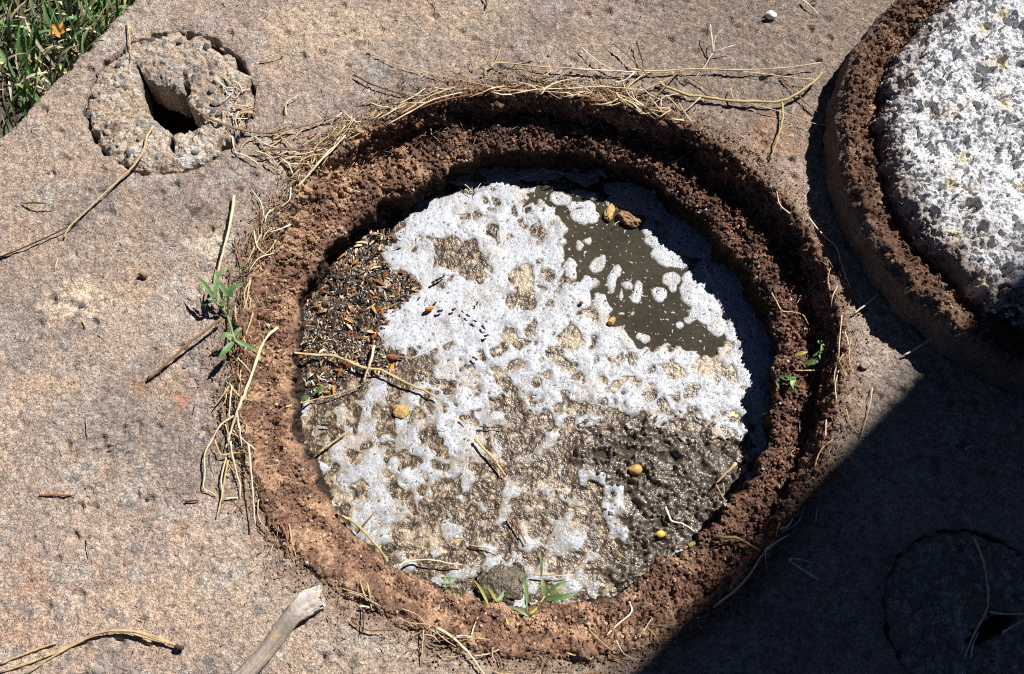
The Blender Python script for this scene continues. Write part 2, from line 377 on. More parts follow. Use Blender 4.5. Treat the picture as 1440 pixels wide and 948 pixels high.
# earth to the horizon, open under the slab
gx = [-60, -.535, .5, 60]; gy = [-60, .06, .9, 60]; gv = [(x, y, -.062) for x in gx for y in gy]
gf = [[i*4+j, (i+1)*4+j, (i+1)*4+j+1, i*4+j+1] for i in range(3) for j in range(3) if not (i == 1 and j == 1)]
tag(link('earth', rawmesh('earth', gv, np.array(gf), M['dirt'], None, False)), 'dark bare earth beside the slab', kind='structure')
pv = []; pf = []
for k in range(24):
    a = k*2*math.pi/24
    for rr, zz in ((.125, -.07), (.1, -.3)): pv.append((PC[0]+rr*math.cos(a), PC[1]+rr*math.sin(a), zz))
for k in range(24): pf.append([2*k, 2*((k+1) % 24), 2*((k+1) % 24)+1, 2*k+1])
pit = link('pit', rawmesh('pit', pv, [np.array(pf), np.array([[2*k+1 for k in range(24)]])], M['dirt'])); tag(pit, 'dark pit under the broken concrete plug', kind='structure')

# ------------------------------------------------------------------ soil crusted ring of the opening
rim = empty('manhole', 'round manhole opening with stepped rim crusted in red brown soil', 'manhole', (CX, CY, 0))
NT, NQ = 2100, 150
tt = np.linspace(-math.pi, math.pi, NT, endpoint=False)[:, None]*np.ones((1, NQ)); qq = np.linspace(0, 1, NQ)[None, :]*np.ones((NT, 1))
rr, zz = ring_prof(tt, qq)
X0 = CX+rr*np.cos(tt); Y0 = CY+rr*np.sin(tt)
# normals of the section
dr = np.gradient(rr, axis=1); dz = np.gradient(zz, axis=1); ln = np.hypot(dr, dz)+1e-9
nr, nz = -dz/ln*-1, dr/ln*-1           # pointing to the open side
nr, nz = dz/ln, -dr/ln
w = slopew(tt); rough = 1-.3*w
f1, f2, idv = worley(X0*95, Y0*95, zz*95); g1, g2, gid = worley(X0*210, Y0*210, zz*210, seed=2)
lump = blob(f1, idv)*.0062*rough + blob(g1, gid)*.0036*(1-.1*w) - .0035*sstep(.09, .0, np.abs(perlin(X0*45, Y0*45, zz*45)))*sstep(-.2, .3, perlin(X0*19, Y0*19, zz*19)) + .0075*fbm(X0*24, Y0*24, zz*24, 4, .6) + .0022*fbm(X0*150, Y0*150, zz*150, 2)
lump *= sstep(0, .10, qq)*(1-.35*sstep(.54, .62, qq)*sstep(.8, .68, qq))
lump -= .0015*(qq < .06)
rr2 = rr+nr*lump; zz2 = zz+nz*lump
rr2 += .009*fbm(np.cos(tt)*9, np.sin(tt)*9, qq*3, 3)*sstep(.1, .3, qq)*sstep(1, .7, qq)
C = np.broadcast_to(np.array((.155, .084, .060)), X0.shape+(3,)).copy()
n = fbm(X0*16, Y0*16, zz*16, 4); C = mixc(C, (.07, .043, .034), sstep(-.05, .5, n)*.75)
n = fbm(X0*28+7, Y0*28, zz*28, 3)
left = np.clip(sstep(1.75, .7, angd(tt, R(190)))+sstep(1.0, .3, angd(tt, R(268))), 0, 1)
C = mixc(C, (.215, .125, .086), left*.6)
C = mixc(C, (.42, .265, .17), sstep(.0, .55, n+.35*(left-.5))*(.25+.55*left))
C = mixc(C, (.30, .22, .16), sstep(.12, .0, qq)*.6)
C = mixc(C, (.022, .017, .014), sstep(.64, .72, qq)*.92)  # wet shaft wall, with the shade under the overhang put into the colour
pale = sstep(.82, .95, gid)*sstep(.3, .1, g1); C = mixc(C, (.5, .4, .32), pale*.4)
C = C*(1+.4*fbm(X0*260, Y0*260, zz*260, 2))[..., None]
XX = rr2*np.cos(tt); YY = rr2*np.sin(tt)
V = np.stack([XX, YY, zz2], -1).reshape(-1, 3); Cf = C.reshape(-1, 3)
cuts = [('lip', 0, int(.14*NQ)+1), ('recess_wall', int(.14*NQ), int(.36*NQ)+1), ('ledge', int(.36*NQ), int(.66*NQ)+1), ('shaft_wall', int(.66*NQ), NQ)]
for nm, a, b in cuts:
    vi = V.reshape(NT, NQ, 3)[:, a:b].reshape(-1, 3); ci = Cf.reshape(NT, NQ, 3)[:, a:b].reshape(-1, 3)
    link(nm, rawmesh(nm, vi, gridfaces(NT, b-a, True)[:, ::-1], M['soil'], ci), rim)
# crumbs of soil
OCT = np.array([(1,0,0),(-1,0,0),(0,1,0),(0,-1,0),(0,0,1),(0,0,-1)], float); OF = np.array([(0,2,4),(2,1,4),(1,3,4),(3,0,4),(2,0,5),(1,2,5),(3,1,5),(0,3,5)])
def crumbs(n, place, size, colf, name, mat, parent, kind='stuff'):
    vs, cs = [], []
    pos, sz, cc = place(n)
    J = RNG.uniform(.6, 1.25, (n, 6, 1)); rot = RNG.normal(size=(n, 3, 3)); rot, _ = np.linalg.qr(rot)
    B = np.einsum('nij,kj->nki', rot, OCT)*J*np.array([1, 1, .8])
    V = pos[:, None, :] + B*sz[:, None, None]
    F = (OF[None]+6*np.arange(n)[:, None, None]).reshape(-1, 3)
    o = link(name, rawmesh(name, V.reshape(-1, 3), F, mat, np.repeat(cc, 6, 0), False), parent)
    if kind: o['kind'] = kind
    return o
def place_ring(n):
    t = RNG.uniform(-math.pi, math.pi, n); q = RNG.choice([0, 1], n, p=[.25, .75]); qv = np.where(q, RNG.uniform(.34, .68, n), RNG.uniform(.03, .34, n))
    keep = slopew(t)*.55; sz = RNG.uniform(.0009, .0032, n)*np.where(RNG.random(n) < keep, .45, 1)
    it = ((t+math.pi)/(2*math.pi)*NT).astype(int) % NT; iq = (qv*(NQ-1)).astype(int)
    p = V.reshape(NT, NQ, 3)[it, iq].copy(); p[:, 2] += sz*.5
    c = Cf.reshape(NT, NQ, 3)[it, iq]*RNG.uniform(.6, 1.7, (n, 1)); c = np.where(RNG.random((n, 1)) < .03, np.array((.5, .42, .34)), c)
    return p, sz, c
crumbs(14000, place_ring, None, None, 'soil_crumbs', M['soil'], rim)
def place_out(n):
    t = RNG.uniform(-math.pi, math.pi, n); d = np.abs(RNG.normal(0, .022, n)); r = R1(t)+d
    sz = RNG.uniform(.0006, .002, n); p = np.stack([CX+r*np.cos(t), CY+r*np.sin(t), sz*.6], 1)
    c = np.array((.24, .16, .11))*RNG.uniform(.5, 1.8, (n, 1))
    return p, sz, c
o = crumbs(3500, place_out, None, None, 'loose_soil', M['soil'], None); tag(o, 'crumbs of loose soil scattered on the slab around the opening', kind='stuff')

# ------------------------------------------------------------------ water, scum and foam in the shaft
wv = [(CX, CY, Z_WATER)]; wf = []
for k in range(96):
    a = k*2*math.pi/96; wv.append((CX+.345*math.cos(a), CY+.345*math.sin(a), Z_WATER))
for k in range(96): wf.append((0, 1+k, 1+(k+1) % 96))
tag(link('murky_water', rawmesh('murky_water', wv, np.array(wf), M['water'])), 'murky olive brown water at the bottom of the opening', kind='structure')
DENSE = [(534,355),(558,326),(569,309),(590,284),(603,279),(623,272),(649,268),(667,272),(672,257),(690,256),(720,254),(735,258),(746,264),(740,277),(729,285),(735,297),(760,283),(783,292),(780,305),(768,315),(790,318),(803,318),(795,335),(791,345),(793,363),(795,385),(788,398),(801,397),(823,387),(842,393),(843,402),(830,412),(832,428),(840,415),(852,417),(854,429),(864,436),(854,446),(857,459),(879,459),(883,474),(894,490),(911,488),(936,481),(961,492),(978,492),(1000,515),(1020,530),(1045,535),(1056,548),(1048,575),(1038,610),(1000,592),(960,572),(925,580),(890,570),(850,578),(820,565),(795,560),(770,580),(740,560),(745,525),(725,540),(700,520),(690,560),(690,590),(660,640),(640,640),(620,600),(625,575),(610,550),(575,520),(564,496),(537,488),(537,464),(552,440),(570,425),(592,405),(575,385),(548,375)]
HOLES = [[(590,335),(608,338),(622,336),(632,328),(645,340),(666,340),(688,357),(684,372),(690,384),(678,378),(664,392),(649,387),(632,378),(618,370),(610,350)],
    [(722,376),(748,372),(751,400),(752,434),(738,440),(727,428),(715,434),(714,420),(727,408),(712,396)],
    [(582,505),(600,498),(612,512),(606,535),(588,538),(578,525)],[(682,318),(693,312),(701,320),(698,332),(684,328)],
    [(742,322),(752,312),(765,328),(768,340),(752,342)],[(612,408),(628,393),(640,386),(636,396),(620,408)],[(650,384),(672,380),(690,392),(678,400),(660,396)],[(790,398),(805,390),(808,396),(794,406)],
    [(776,412),(790,402),(789,412),(780,414)],[(813,444),(832,426),(836,440),(838,455),(828,446)],[(700,470),(720,455),(730,475),(745,480),(733,492),(712,485)],[(785,470),(800,452),(815,462),(820,480),(812,492),(790,492)],
    [(880,505),(890,502),(897,508),(888,514)],[(858,505),(872,498),(878,512),(868,520)],[(985,500),(1000,498),(1010,520),(995,528),(985,520)],[(765,490),(785,487),(800,505),(805,520),(780,515)],[(740,455),(752,452),(748,470),(738,472)],[(930,514),(950,512),(968,528),(955,535),(940,528)]]
for x, y, rx, ry in [(688,266,6,4),(684,286,4,3),(698,285,5,5),(692,297,8,3),(716,335,4,3),(755,366,5,5),(722,297,4,5),(733,312,5,7),(770,385,8,6),(763,403,4,2),(773,426,4,6),(766,439,6,3),(745,300,6,4),(764,297,2,4),(612,368,4,4),(583,352,5,4),(668,306,7,4),(650,304,8,5),(760,430,3,2),(875,463,2,2),(890,505,5,4)]:
    HOLES.append([(x+rx*math.cos(a)*(1+.2*math.sin(3*a+x)), y+ry*math.sin(a)) for a in np.linspace(0, 2*math.pi, 10)[:-1]])
OPENW = [(735,255),(742,282),(735,300),(760,290),(785,300),(800,320),(795,345),(795,370),(797,390),(843,397),(845,405),(835,415),(865,437),(858,455),(882,460),(895,490),(915,487),(938,480),(965,492),(985,500),(1010,490),(1030,470),(1010,420),(985,370),(1000,330),(960,290),(900,262),(840,248),(760,240)]
CHIP = [(456,352),(500,330),(545,322),(560,335),(535,352),(528,362),(545,375),(575,392),(590,405),(570,420),(552,440),(537,464),(537,490),(560,500),(558,522),(520,528),(490,528),(470,545),(440,560),(408,560),(400,480),(420,400)]
SLUDGE = [(850,585),(900,588),(960,596),(1005,608),(1050,625),(1060,690),(1020,760),(940,810),(880,850),(842,835),(850,800),(872,755),(868,700),(830,668),(800,645),(815,612)]
CREAM = [(782,315,18,18),(1000,505,40,22),(960,528,36,10,30),(712,475,16,14),(805,478,18,16),(738,392,20,20),(520,668,40,20),(470,690,30,18),(545,735,26,14),(760,520,40,20),(690,525,26,14),(590,300,18,12),(870,540,40,12),(1000,560,30,12,35),(600,760,30,16),(770,690,20,14)]
h = .00155
gxs = np.arange(CX-.335, CX+.335, h); gys = np.arange(CY-.335, CY+.335, h)
GX, GY = np.meshgrid(gxs, gys, indexing='ij')
QX, QY = TOPX(GX, GY, np.full(GX.shape, Z_WATER))
_wc = {}
def warp(a, s):
    if (a, s) not in _wc: _wc[a, s] = a*fbm(GX*s, GY*s, a, 2)
    return _wc[a, s]
WX = QX+warp(6, 55)+warp(1.0, 120); WY = QY+warp(6.5, 55)+warp(1.1, 120)
ow = polysdf(WX, WY, OPENW); ch = polysdf(WX, WY, CHIP); sl = polysdf(WX, WY, SLUDGE)
hol = np.full(GX.shape, -1e3)
for hp in HOLES: hol = np.maximum(hol, polysdf(WX, WY, hp))
den = np.minimum(polysdf(WX, WY, DENSE), -hol)
low = .25+.75*sstep(400, 540, QY)
fineh = fbm(GX*85, GY*85, 73, 3, .6)
den = np.minimum(den, 30*(.62-.16*low-np.abs(fbm(GX*36, GY*36, 71, 2, .6))*1.0*low-.10*low-.13*sstep(.3, .8, fineh)*low))
# broken foam: thresholded noise with a density that changes over the surface
n1 = fbm(GX*42, GY*42, 3.3, 4, .6)
n1s = fbm(GX*42, GY*42, 3.3, 2, .5)
dens = np.full(GX.shape, .0)
for x, y, rx, ry, v in [(460,590,70,40,.22),(520,640,90,30,.05),(640,560,80,70,.16),(620,640,60,30,.12),(560,690,90,60,-.02),(480,680,40,30,.05),(700,700,120,60,-.2),(820,760,70,40,.14),(760,730,60,30,.0),(690,600,60,40,-.2),(740,630,60,40,-.25),(820,600,50,50,-.02),(580,760,60,50,.0),(900,590,120,25,.05),(680,790,80,40,-.25),(640,700,60,40,-.12),(830,700,60,50,-.25),(1030,560,30,40,-.05)]:
    dens = dens + v*np.exp(-((QX-x)/rx)**2-((QY-y)/ry)**2)
mot = (n1s+.36*perlin(GX*95, GY*95, 13)+.10*perlin(GX*210, GY*210, 14)+dens+.03)*20
mot = np.minimum(mot, np.minimum(-ow-2, np.minimum(-ch+3*n1*4, -sl+5+n1*34)))
mot = np.where(den > -40, np.maximum(mot-np.clip(hol+6, 0, 20), -1e3), mot)
foamf = np.maximum(den, mot)
for e in [(540,405,12,13),(747,266,9,8,0),(430,540,12,8),(455,548,14,5,-20)]: foamf = np.maximum(foamf, ellsdf(WX, WY, e))
SHADE = [(905,283,40,16),(1010,400,34,34),(1046,440,30,36),(1058,500,24,40),(970,335,34,20),(760,244,30,8),(925,290,30,16),(955,322,26,18),(990,345,28,16),(1005,380,20,20),(1035,405,26,26),(1052,450,24,30),(1062,500,20,28),(1070,560,16,35),(1074,620,12,28),(880,268,26,10),(700,240,26,10),(640,250,20,8),(820,250,20,8),(1080,470,10,20)]
for e in SHADE: foamf = np.maximum(foamf, ellsdf(QX+warp(6, 40), QY+warp(6, 41), (e[0], e[1], e[2]*1.3, e[3]*1.25))*.7)
# pits of burst bubbles
b1, b2, bid = worley(GX*330, GY*330); bub = sstep(.34, .2, b1)*sstep(.62, .66, bid)
c1, c2, cid = worley(GX*150, GY*150, seed=4); bub2 = sstep(.26, .18, c1)*sstep(.8, .84, cid)
ring2 = sstep(.34, .28, c1)*sstep(.2, .26, c1)*sstep(.8, .84, cid)
# scum mat
k1, k2, kid = worley(GX*105+2*n1, GY*105); s1, s2, sid = worley((GX*.75-GY*.66)*130+.6*n1, (GX*.66+GY*.75)*250, seed=6)
slw = sstep(-22, 26, sl+26*n1)
ua, ub = (GX*.75-GY*.66), (GX*.66+GY*.75)          # along and across the grain of the sludge
zs = Z_WATER+.0016+.0009*blob(k1, kid)+.0010*n1
wu, wv_ = ua+.013*fbm(GX*34, GY*34, 5, 3), ub+.013*fbm(GX*34, GY*34, 15, 3)
sg = (.0062*fbm(wu*30, wv_*55, 9, 3, .6)+.0042*fbm(GX*120+1.5*n1, GY*120, 19, 4, .7)*(1+.9*fbm(GX*22, GY*22, 29, 2)))+.0018*perlin(GX*400, GY*400, 2)
zs = zs+slw*(sg+.002)
zs = zs - sstep(-6, 3, ow)*.009
zs = np.where(ch > 0, Z_WATER+.0012+.001*n1, zs)
m1 = fbm(GX*78+.5*n1, GY*78, 12, 5, .68); m2 = fbm(GX*95, GY*95, 4, 4, .72)
Cs = np.broadcast_to(np.array((.085, .052, .028)), GX.shape+(3,)).copy()
Cs = mixc(Cs, (.175, .118, .07), sstep(-.05, .45, m1)*.9); Cs = mixc(Cs, (.026, .018, .014), sstep(.0, .42, m2)*.9)
Cs = mixc(Cs, (.38, .295, .20), sstep(.26, .6, m1-.3*m2)*.8)
for e in CREAM:
    d = ellsdf(WX, WY, e); Cs = mixc(Cs, (.50, .40, .28), sstep(-5, 8, d+16*m1)*.6)
Cs = mixc(Cs, np.array((.10, .08, .066)), slw*.85)
Cs = mixc(Cs, (.20, .15, .115), slw*sstep(.1, .6, m2)*.5); Cs = mixc(Cs, (.045, .034, .03), slw*sstep(.0, .5, fbm(ua*50, ub*100, 19, 3))*.7)
Cs = mixc(Cs, (.03, .024, .02), sstep(-3, 6, ch)*.85)
for x, y, rx, ry, cc in [(564,578,13,11,(.62,.33,.06)),(858,297,9,13,(.7,.45,.08)),(885,307,22,12,(.5,.27,.11)),(605,437,9,6,(.8,.36,.06)),(640,755,10,8,(.6,.42,.2)),(805,742,10,8,(.6,.42,.16)),(1042,556,8,8,(.7,.33,.08)),(1034,582,8,8,(.8,.65,.2))]:
    Cs = mixc(Cs, cc, sstep(0, 5, ellsdf(WX, WY, (x, y, rx, ry))))
F = gridfaces(len(gxs), len(gys)); inr = (np.hypot(GX-CX, GY-CY) < .333).ravel()
keep = (inr[F].all(1)) & ((ow.ravel()[F] < 8).any(1))
Cs4 = np.concatenate([Cs, np.clip(slw+.35*sstep(-.1, .4, fbm(GX*25, GY*25, 77, 2)), 0, 1)[..., None]], -1)
Vv, Ff, Cc = compress(np.stack([GX, GY, zs], -1).reshape(-1, 3), F[keep], Cs4.reshape(-1, 4))
tag(link('scum_mat', rawmesh('scum_mat', Vv, Ff, M['scum'], Cc)), 'brown wet scum and dark sludge floating on the water', kind='stuff')
shf = np.full(GX.shape, -99.0)
for e in SHADE: shf = np.maximum(shf, ellsdf(QX+warp(6, 40), QY+warp(6, 41), (e[0], e[1], e[2]*1.3, e[3]*1.25))*.7)
mottle = sstep(2, -8, den)*sstep(2, -4, ow)*sstep(3, -5, shf)          # thin, stained foam outside the thick sheet
FN = dict(a=fbm(GX*30, GY*30, 51, 3), b=fbm(GX*70, GY*70, 91, 3), c=fbm(GX*18, GY*18, 31, 3), d=fbm(GX*90, GY*90, 61, 3, .7), e=fbm(GX*38, GY*38, 21, 3))
def foam_cols(f):
    th = np.clip(f, -2, 16)/16*.55+.55*FN['a']+.30*FN['b']-.35*mottle+.12
    c = np.broadcast_to(np.array((.36, .375, .405)), f.shape+(3,)).copy()
    c = mixc(c, (.475, .495, .54), sstep(.05, .6, th)); c = mixc(c, (.29, .275, .25), sstep(.12, -.25, th)*.75)
    c = mixc(c, (.40, .335, .255), sstep(.0, .6, FN['c']-.05)*(.4+.3*mottle)); c = mixc(c, (.27, .205, .135), mottle*sstep(6.0, .0, f+8*FN['d'])*.8)
    c = mixc(c, (.30, .255, .2), sstep(3.0, .0, f+1.5*FN['d'])*.65)
    c = mixc(c, (.11, .095, .085), bub*.8); c = mixc(c, (.05, .045, .04), bub2*.9); c = mixc(c, (.62, .63, .66), ring2)  # burst bubbles: dark liquid showing through, pit shade painted in as well
    return c
def foam_z(f):
    base = np.where(ow > 0, Z_WATER, Z_WATER+.0017+.0010*n1+.0036*slw)-.006*sstep(.5, -2.5, f)
    up = .0013*(1-np.exp(-np.clip(f, 0, None)/11))*(1-.4*mottle)+.0006*np.clip(f, -3, 1.0)
    return base+up+.0009*FN['e']*sstep(1, 8, f)-.0009*bub*sstep(0, 3, f)-.0014*bub2*sstep(0, 3, f)+.0005*(.5-b1)*sstep(0, 3, f)
def foam_obj(name, f, pad=-2.2):
    fz = foam_z(f); keep = inr[F].all(1) & (f.ravel()[F] > pad).any(1)
    a, b, c = compress(np.stack([GX, GY, fz], -1).reshape(-1, 3), F[keep], foam_cols(f).reshape(-1, 3))
    return link(name, rawmesh(name, a, b, M['foam'], c))
specks = (fbm(GX*190, GY*190, 41, 2)-.40+.22*perlin(GX*20, GY*20, 4))*14; specks = np.where((ow > 4), specks, -9)
tag(foam_obj('foam', np.maximum(foamf, specks)), 'white bubbly foam spread in broken patches over the scum', kind='stuff')
ISL = [([(788,280,13,8,10)], 'oval white foam patch near the shaded top wall, left of the lobed patch'),
    ([(817,272,9,5),(832,276,8,5)], 'double lobed foam patch closest to the shadow of the top wall'),
    ([(803,292,6,6),(814,289,9,4)], 'small bent foam patch just above the large lobed foam patch'),
    ([(822,305,17,9),(828,292,9,7)], 'large lobed foam patch beside the yellow leaf in the water'),
    ([(815,345,5,5)], 'small round foam dot, lower left one of a pair on dark water'),
    ([(826,339,5,4)], 'small round foam dot, upper right one of a pair on dark water'),
    ([(841,372,8,13,40)], 'slanted oval foam patch in the middle of the dark water'),
    ([(802,373,8,8),(804,386,7,9)], 'upright foam lobe at the left shore of the dark water'),
    ([(860,397,6,14,8),(867,382,5,8,20)], 'tall narrow foam patch pointing down in the dark water'),
    ([(882,402,7,6)], 'round foam dot between the tall narrow patch and the comma shaped patch'),
    ([(897,405,5,8,10),(894,419,6,8,20)], 'comma shaped foam patch in the dark water'),
    ([(928,414,9,9)], 'round foam patch with a yellow fleck at its edge'),
    ([(873,416,3,6)], 'tiny upright foam dot left of the comma shaped patch'),
    ([(913,320,10,12),(920,338,11,9)], 'knobbly foam patch beside the brown lump, by the shadow edge'),
    ([(937,360,19,12,20),(956,368,12,7,10)], 'broad foam patch with a pointed right end by the shadow edge'),
    ([(944,393,12,8),(947,405,5,6)], 'ragged foam patch with a drop shaped tail'),
    ([(972,392,11,10),(977,412,18,17),(997,436,18,18),(1010,455,14,16)], 'long fat foam patch reaching down along the shadow edge'),
    ([(975,441,6,9),(967,451,5,4)], 'small forked foam patch beside the long fat foam patch'),
    ([(956,458,5,4)], 'foam fleck near the lower right shore of the dark water'),
    ([(905,475,9,5,20)], 'worm shaped foam fleck near the lower shore of the dark water'),
    ([(874,441,4,3)], 'foam fleck right of the foam headland'),
    ([(890,440,3,3)], 'tiniest foam fleck in the lower dark water')]
for es, lab in ISL:
    f = np.full(GX.shape, -99.0)
    for e in es: f = np.maximum(f, ellsdf(QX+warp(3.0, 70), QY+warp(3.2, 71), (e[0], e[1], e[2]*1.2+.6, e[3]*1.2+.6)+tuple(e[4:])))
    tag(foam_obj('foam_patch', f), lab, 'foam', 'foam patches floating on the dark water')

# ------------------------------------------------------------------ the lid lying upside down
LC = (.708, .785)
lid = empty('manhole_cover', 'upturned round concrete manhole cover with white crusted face and brown soil edge', 'manhole cover', (LC[0], LC[1], 0))
NT2, NQ2 = 1500, 84
t2 = np.linspace(-math.pi, math.pi, NT2, endpoint=False)[:, None]*np.ones((1, NQ2)); q2 = np.linspace(0, 1, NQ2)[None]*np.ones((NT2, 1))
kq = [0, .08, .40, .50, .80, .92, 1.]; kr = [.311, .326, .323, .312, .281, .272, .255]; kz = [.0, .004, .046, .057, .046, .038, .034]
lr = np.interp(q2, kq, kr); lz = np.interp(q2, kq, kz)
lx, ly = lr*np.cos(t2), lr*np.sin(t2)
dr = np.gradient(lr, axis=1); dz = np.gradient(lz, axis=1); ln = np.hypot(dr, dz)+1e-9
f1, f2, fid = worley(lx*100+50, ly*100, lz*100, seed=1); g1, _, gid = worley(lx*230, ly*230+9, lz*230, seed=2)
top = sstep(.42, .52, q2)
d = blob(f1, fid)*.009*(.2+.8*top)+blob(g1, gid)*.004*(.4+.6*top)+.005*fbm(lx*25, ly*25+30, lz*25, 3)*(.4+.6*top)
lr = lr+dz/ln*d; lz = lz-dr/ln*d
lr += .006*fbm(np.cos(t2)*8, np.sin(t2)*8, 3, 3); lz = np.maximum(lz, .0005)
C = np.broadcast_to(np.array((.125, .072, .05)), lx.shape+(3,)).copy()
n = fbm(lx*16, ly*16, lz*16+5, 4); C = mixc(C, (.07, .042, .032), sstep(-.05, .5, n)*.8); C = mixc(C, (.34, .22, .15), sstep(.05, .6, fbm(lx*30, ly*30, lz*30+9, 3))*.65)
C = mixc(C, (.14, .105, .085), (1-top)*.7); C = C*(1+.35*fbm(lx*250, ly*250, lz*250, 2))[..., None]
Vl = np.stack([lr*np.cos(t2), lr*np.sin(t2), lz], -1)
cut = int(.44*NQ2)
link('side', rawmesh('side', Vl[:, :cut+1].reshape(-1, 3), gridfaces(NT2, cut+1, True), M['soil'], C[:, :cut+1].reshape(-1, 3)), lid)
link('flange', rawmesh('flange', Vl[:, cut:].reshape(-1, 3), gridfaces(NT2, NQ2-cut, True), M['soil'], C[:, cut:].reshape(-1, 3)), lid)
FR = .273
def face_sdf(X, Y): return FR-np.hypot(X, Y)+.012*fbm(X*22, Y*22, 3, 4)
def face_z(X, Y, S):
    wx, wy = X+.004*fbm(X*60, Y*60, 1), Y+.004*fbm(X*60, Y*60, 9)
    f1, f2, i1 = worley(wx*75, wy*75, seed=7); g1, g2, i2 = worley(wx*170, wy*170, seed=8); h1, _, i3 = worley(X*330, Y*330, seed=9)
    hole = sstep(.30, .75, fbm(wx*55, wy*55, 4, 3, .6)); cre = np.abs(perlin(wx*38, wy*38, 17))
    z = .079+.005*fbm(X*14, Y*14, 2, 3)+.0075*fbm((wx+wy)*24, (wy-wx)*34, 6, 5, .58)+.0012*blob(f1, i1)+.0018*blob(g1, i2)+.0022*blob(h1, i3)-.009*hole-.011*sstep(.075, .02, cre)*sstep(.05, .3, perlin(X*24, Y*24, 3))-.009*sstep(.07, .015, np.abs(perlin((wx+wy)*28, (wy-wx)*60, 27)))*sstep(.1, .35, perlin(X*31, Y*31, 13))
    return z-.038*np.exp(-np.clip(S, 0, None)/(.006+.003*perlin(X*60, Y*60, 6)))*(1+.25*fbm(X*110, Y*110, 16, 3, .65))
def face_col(X, Y, Z):
    c = np.broadcast_to(np.array((.60, .605, .63)), X.shape+(3,)).copy()
    c = mixc(c, (.74, .745, .76), sstep(.1, .5, fbm(X*12, Y*12, 70, 3))*.7)
    n = fbm(X*40, Y*40, 8, 4, .6); c = mixc(c, (.5, .49, .5), sstep(.05, .6, n)*.6)
    c = mixc(c, (.5, .42, .32), sstep(.3, .8, fbm(X*20, Y*20, 15, 3))*.5)
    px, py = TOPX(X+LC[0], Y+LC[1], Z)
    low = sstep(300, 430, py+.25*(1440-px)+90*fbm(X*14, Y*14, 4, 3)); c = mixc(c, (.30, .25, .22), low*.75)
    rim_ = sstep(.04, .0, FR-np.hypot(X, Y)+.012*fbm(X*22, Y*22, 3, 4)+.018*fbm(X*60, Y*60, 13, 3)); c = mixc(c, (.17, .115, .09), rim_*.9)
    k1, _, kid = worley(X*30, Y*30, seed=12); c = mixc(c, (.62, .54, .36), sstep(.3, .2, k1)*sstep(.8, .85, kid)*.7)
    return c
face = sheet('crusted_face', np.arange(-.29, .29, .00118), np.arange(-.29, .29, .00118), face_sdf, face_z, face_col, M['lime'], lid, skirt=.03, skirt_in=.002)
def place_lid(n):
    t = RNG.uniform(R(95), R(300), n); q = RNG.uniform(.46, .97, n); sz = RNG.uniform(.001, .0035, n)
    it = ((t+math.pi)/(2*math.pi)*NT2).astype(int) % NT2; iq = (q*(NQ2-1)).astype(int)
    p = Vl[it, iq].copy(); p[:, 2] += sz*.4
    return p, sz, C[it, iq]*RNG.uniform(.6, 1.7, (n, 1))
crumbs(2600, place_lid, None, None, 'soil_crumbs', M['soil'], lid)

def place_edge(n):
    t = RNG.uniform(R(85), R(320), n); d = RNG.uniform(-.006, .016, n); r = FR-d-.012*fbm(np.cos(t)*FR*22, np.sin(t)*FR*22, 3, 4)*-1; sz = RNG.uniform(.0010, .0042, n)
    z = np.interp(d, [-.006, .0, .006, .016], [.040, .048, .062, .073])+.001*RNG.normal(size=n)
    c = np.where((RNG.random(n) < np.clip((d-.001)/.016, 0, 1))[:, None], np.array((.5, .49, .49)), np.array((.15, .095, .07)))*RNG.uniform(.6, 1.35, (n, 1))
    return np.stack([r*np.cos(t), r*np.sin(t), z], 1), sz, c
crumbs(3200, place_edge, None, None, 'edge_crumbs', M['lime'], lid)

# ------------------------------------------------------------------ stones (shared meshes)
def stone_mesh(name, mat, seed, flat=.6, sub=2):
    import bmesh
    bm = bmesh.new(); bmesh.ops.create_icosphere(bm, subdivisions=sub, radius=1)
    rs = np.random.default_rng(seed); ax = rs.normal(size=(6, 3)); ax /= np.linalg.norm(ax, axis=1)[:, None]; lim = rs.uniform(.62, .92, 6)
    for v in bm.verts:
        p = np.array(v.co)
        for a, l in zip(ax, lim):
            dd = p@a
            if dd > l: p = p-a*(dd-l)
        p = p*np.array([1, rs.uniform(.78, .82), flat]); v.co = p
    me = bpy.data.meshes.new(name); bm.to_mesh(me); bm.free(); me.materials.append(mat)
    return me
SM = {k: [stone_mesh('stone', M['stone_'+k], 10*i+j, .55, 1) for j in range(3)] for i, k in enumerate(('grey', 'pink', 'pale', 'dark'))}
def add_stone(x, y, z, s, parent, kinds=('grey', 'pink', 'pale', 'dark'), flat=None):
    o = link('stone', random.choice(SM[random.choice(kinds)]), parent)
    o.location = (x, y, z); o.rotation_euler = (random.uniform(-.3, .3), random.uniform(-.3, .3), random.uniform(0, 6.3)); o.scale = (s, s*random.uniform(.7, 1), s*(flat or random.uniform(.6, 1)))
    return o
n = 0
while n < 290:      # stones that stand out of the slab surface
    px, py = random.uniform(0, 1170), random.uniform(0, 948)
    if random.random() > (.95 if (px < 420 and py > 500) else .55): continue
    x, y = (float(v) for v in P(px, py))
    if float(slab_sdf(np.array([[x]]), np.array([[y]]))[0, 0]) < .006: continue
    s = random.uniform(.0028, .0062)
    add_stone(x, y, -.0012, s, slab, ('grey', 'pink', 'pink', 'pale'), .42); n += 1

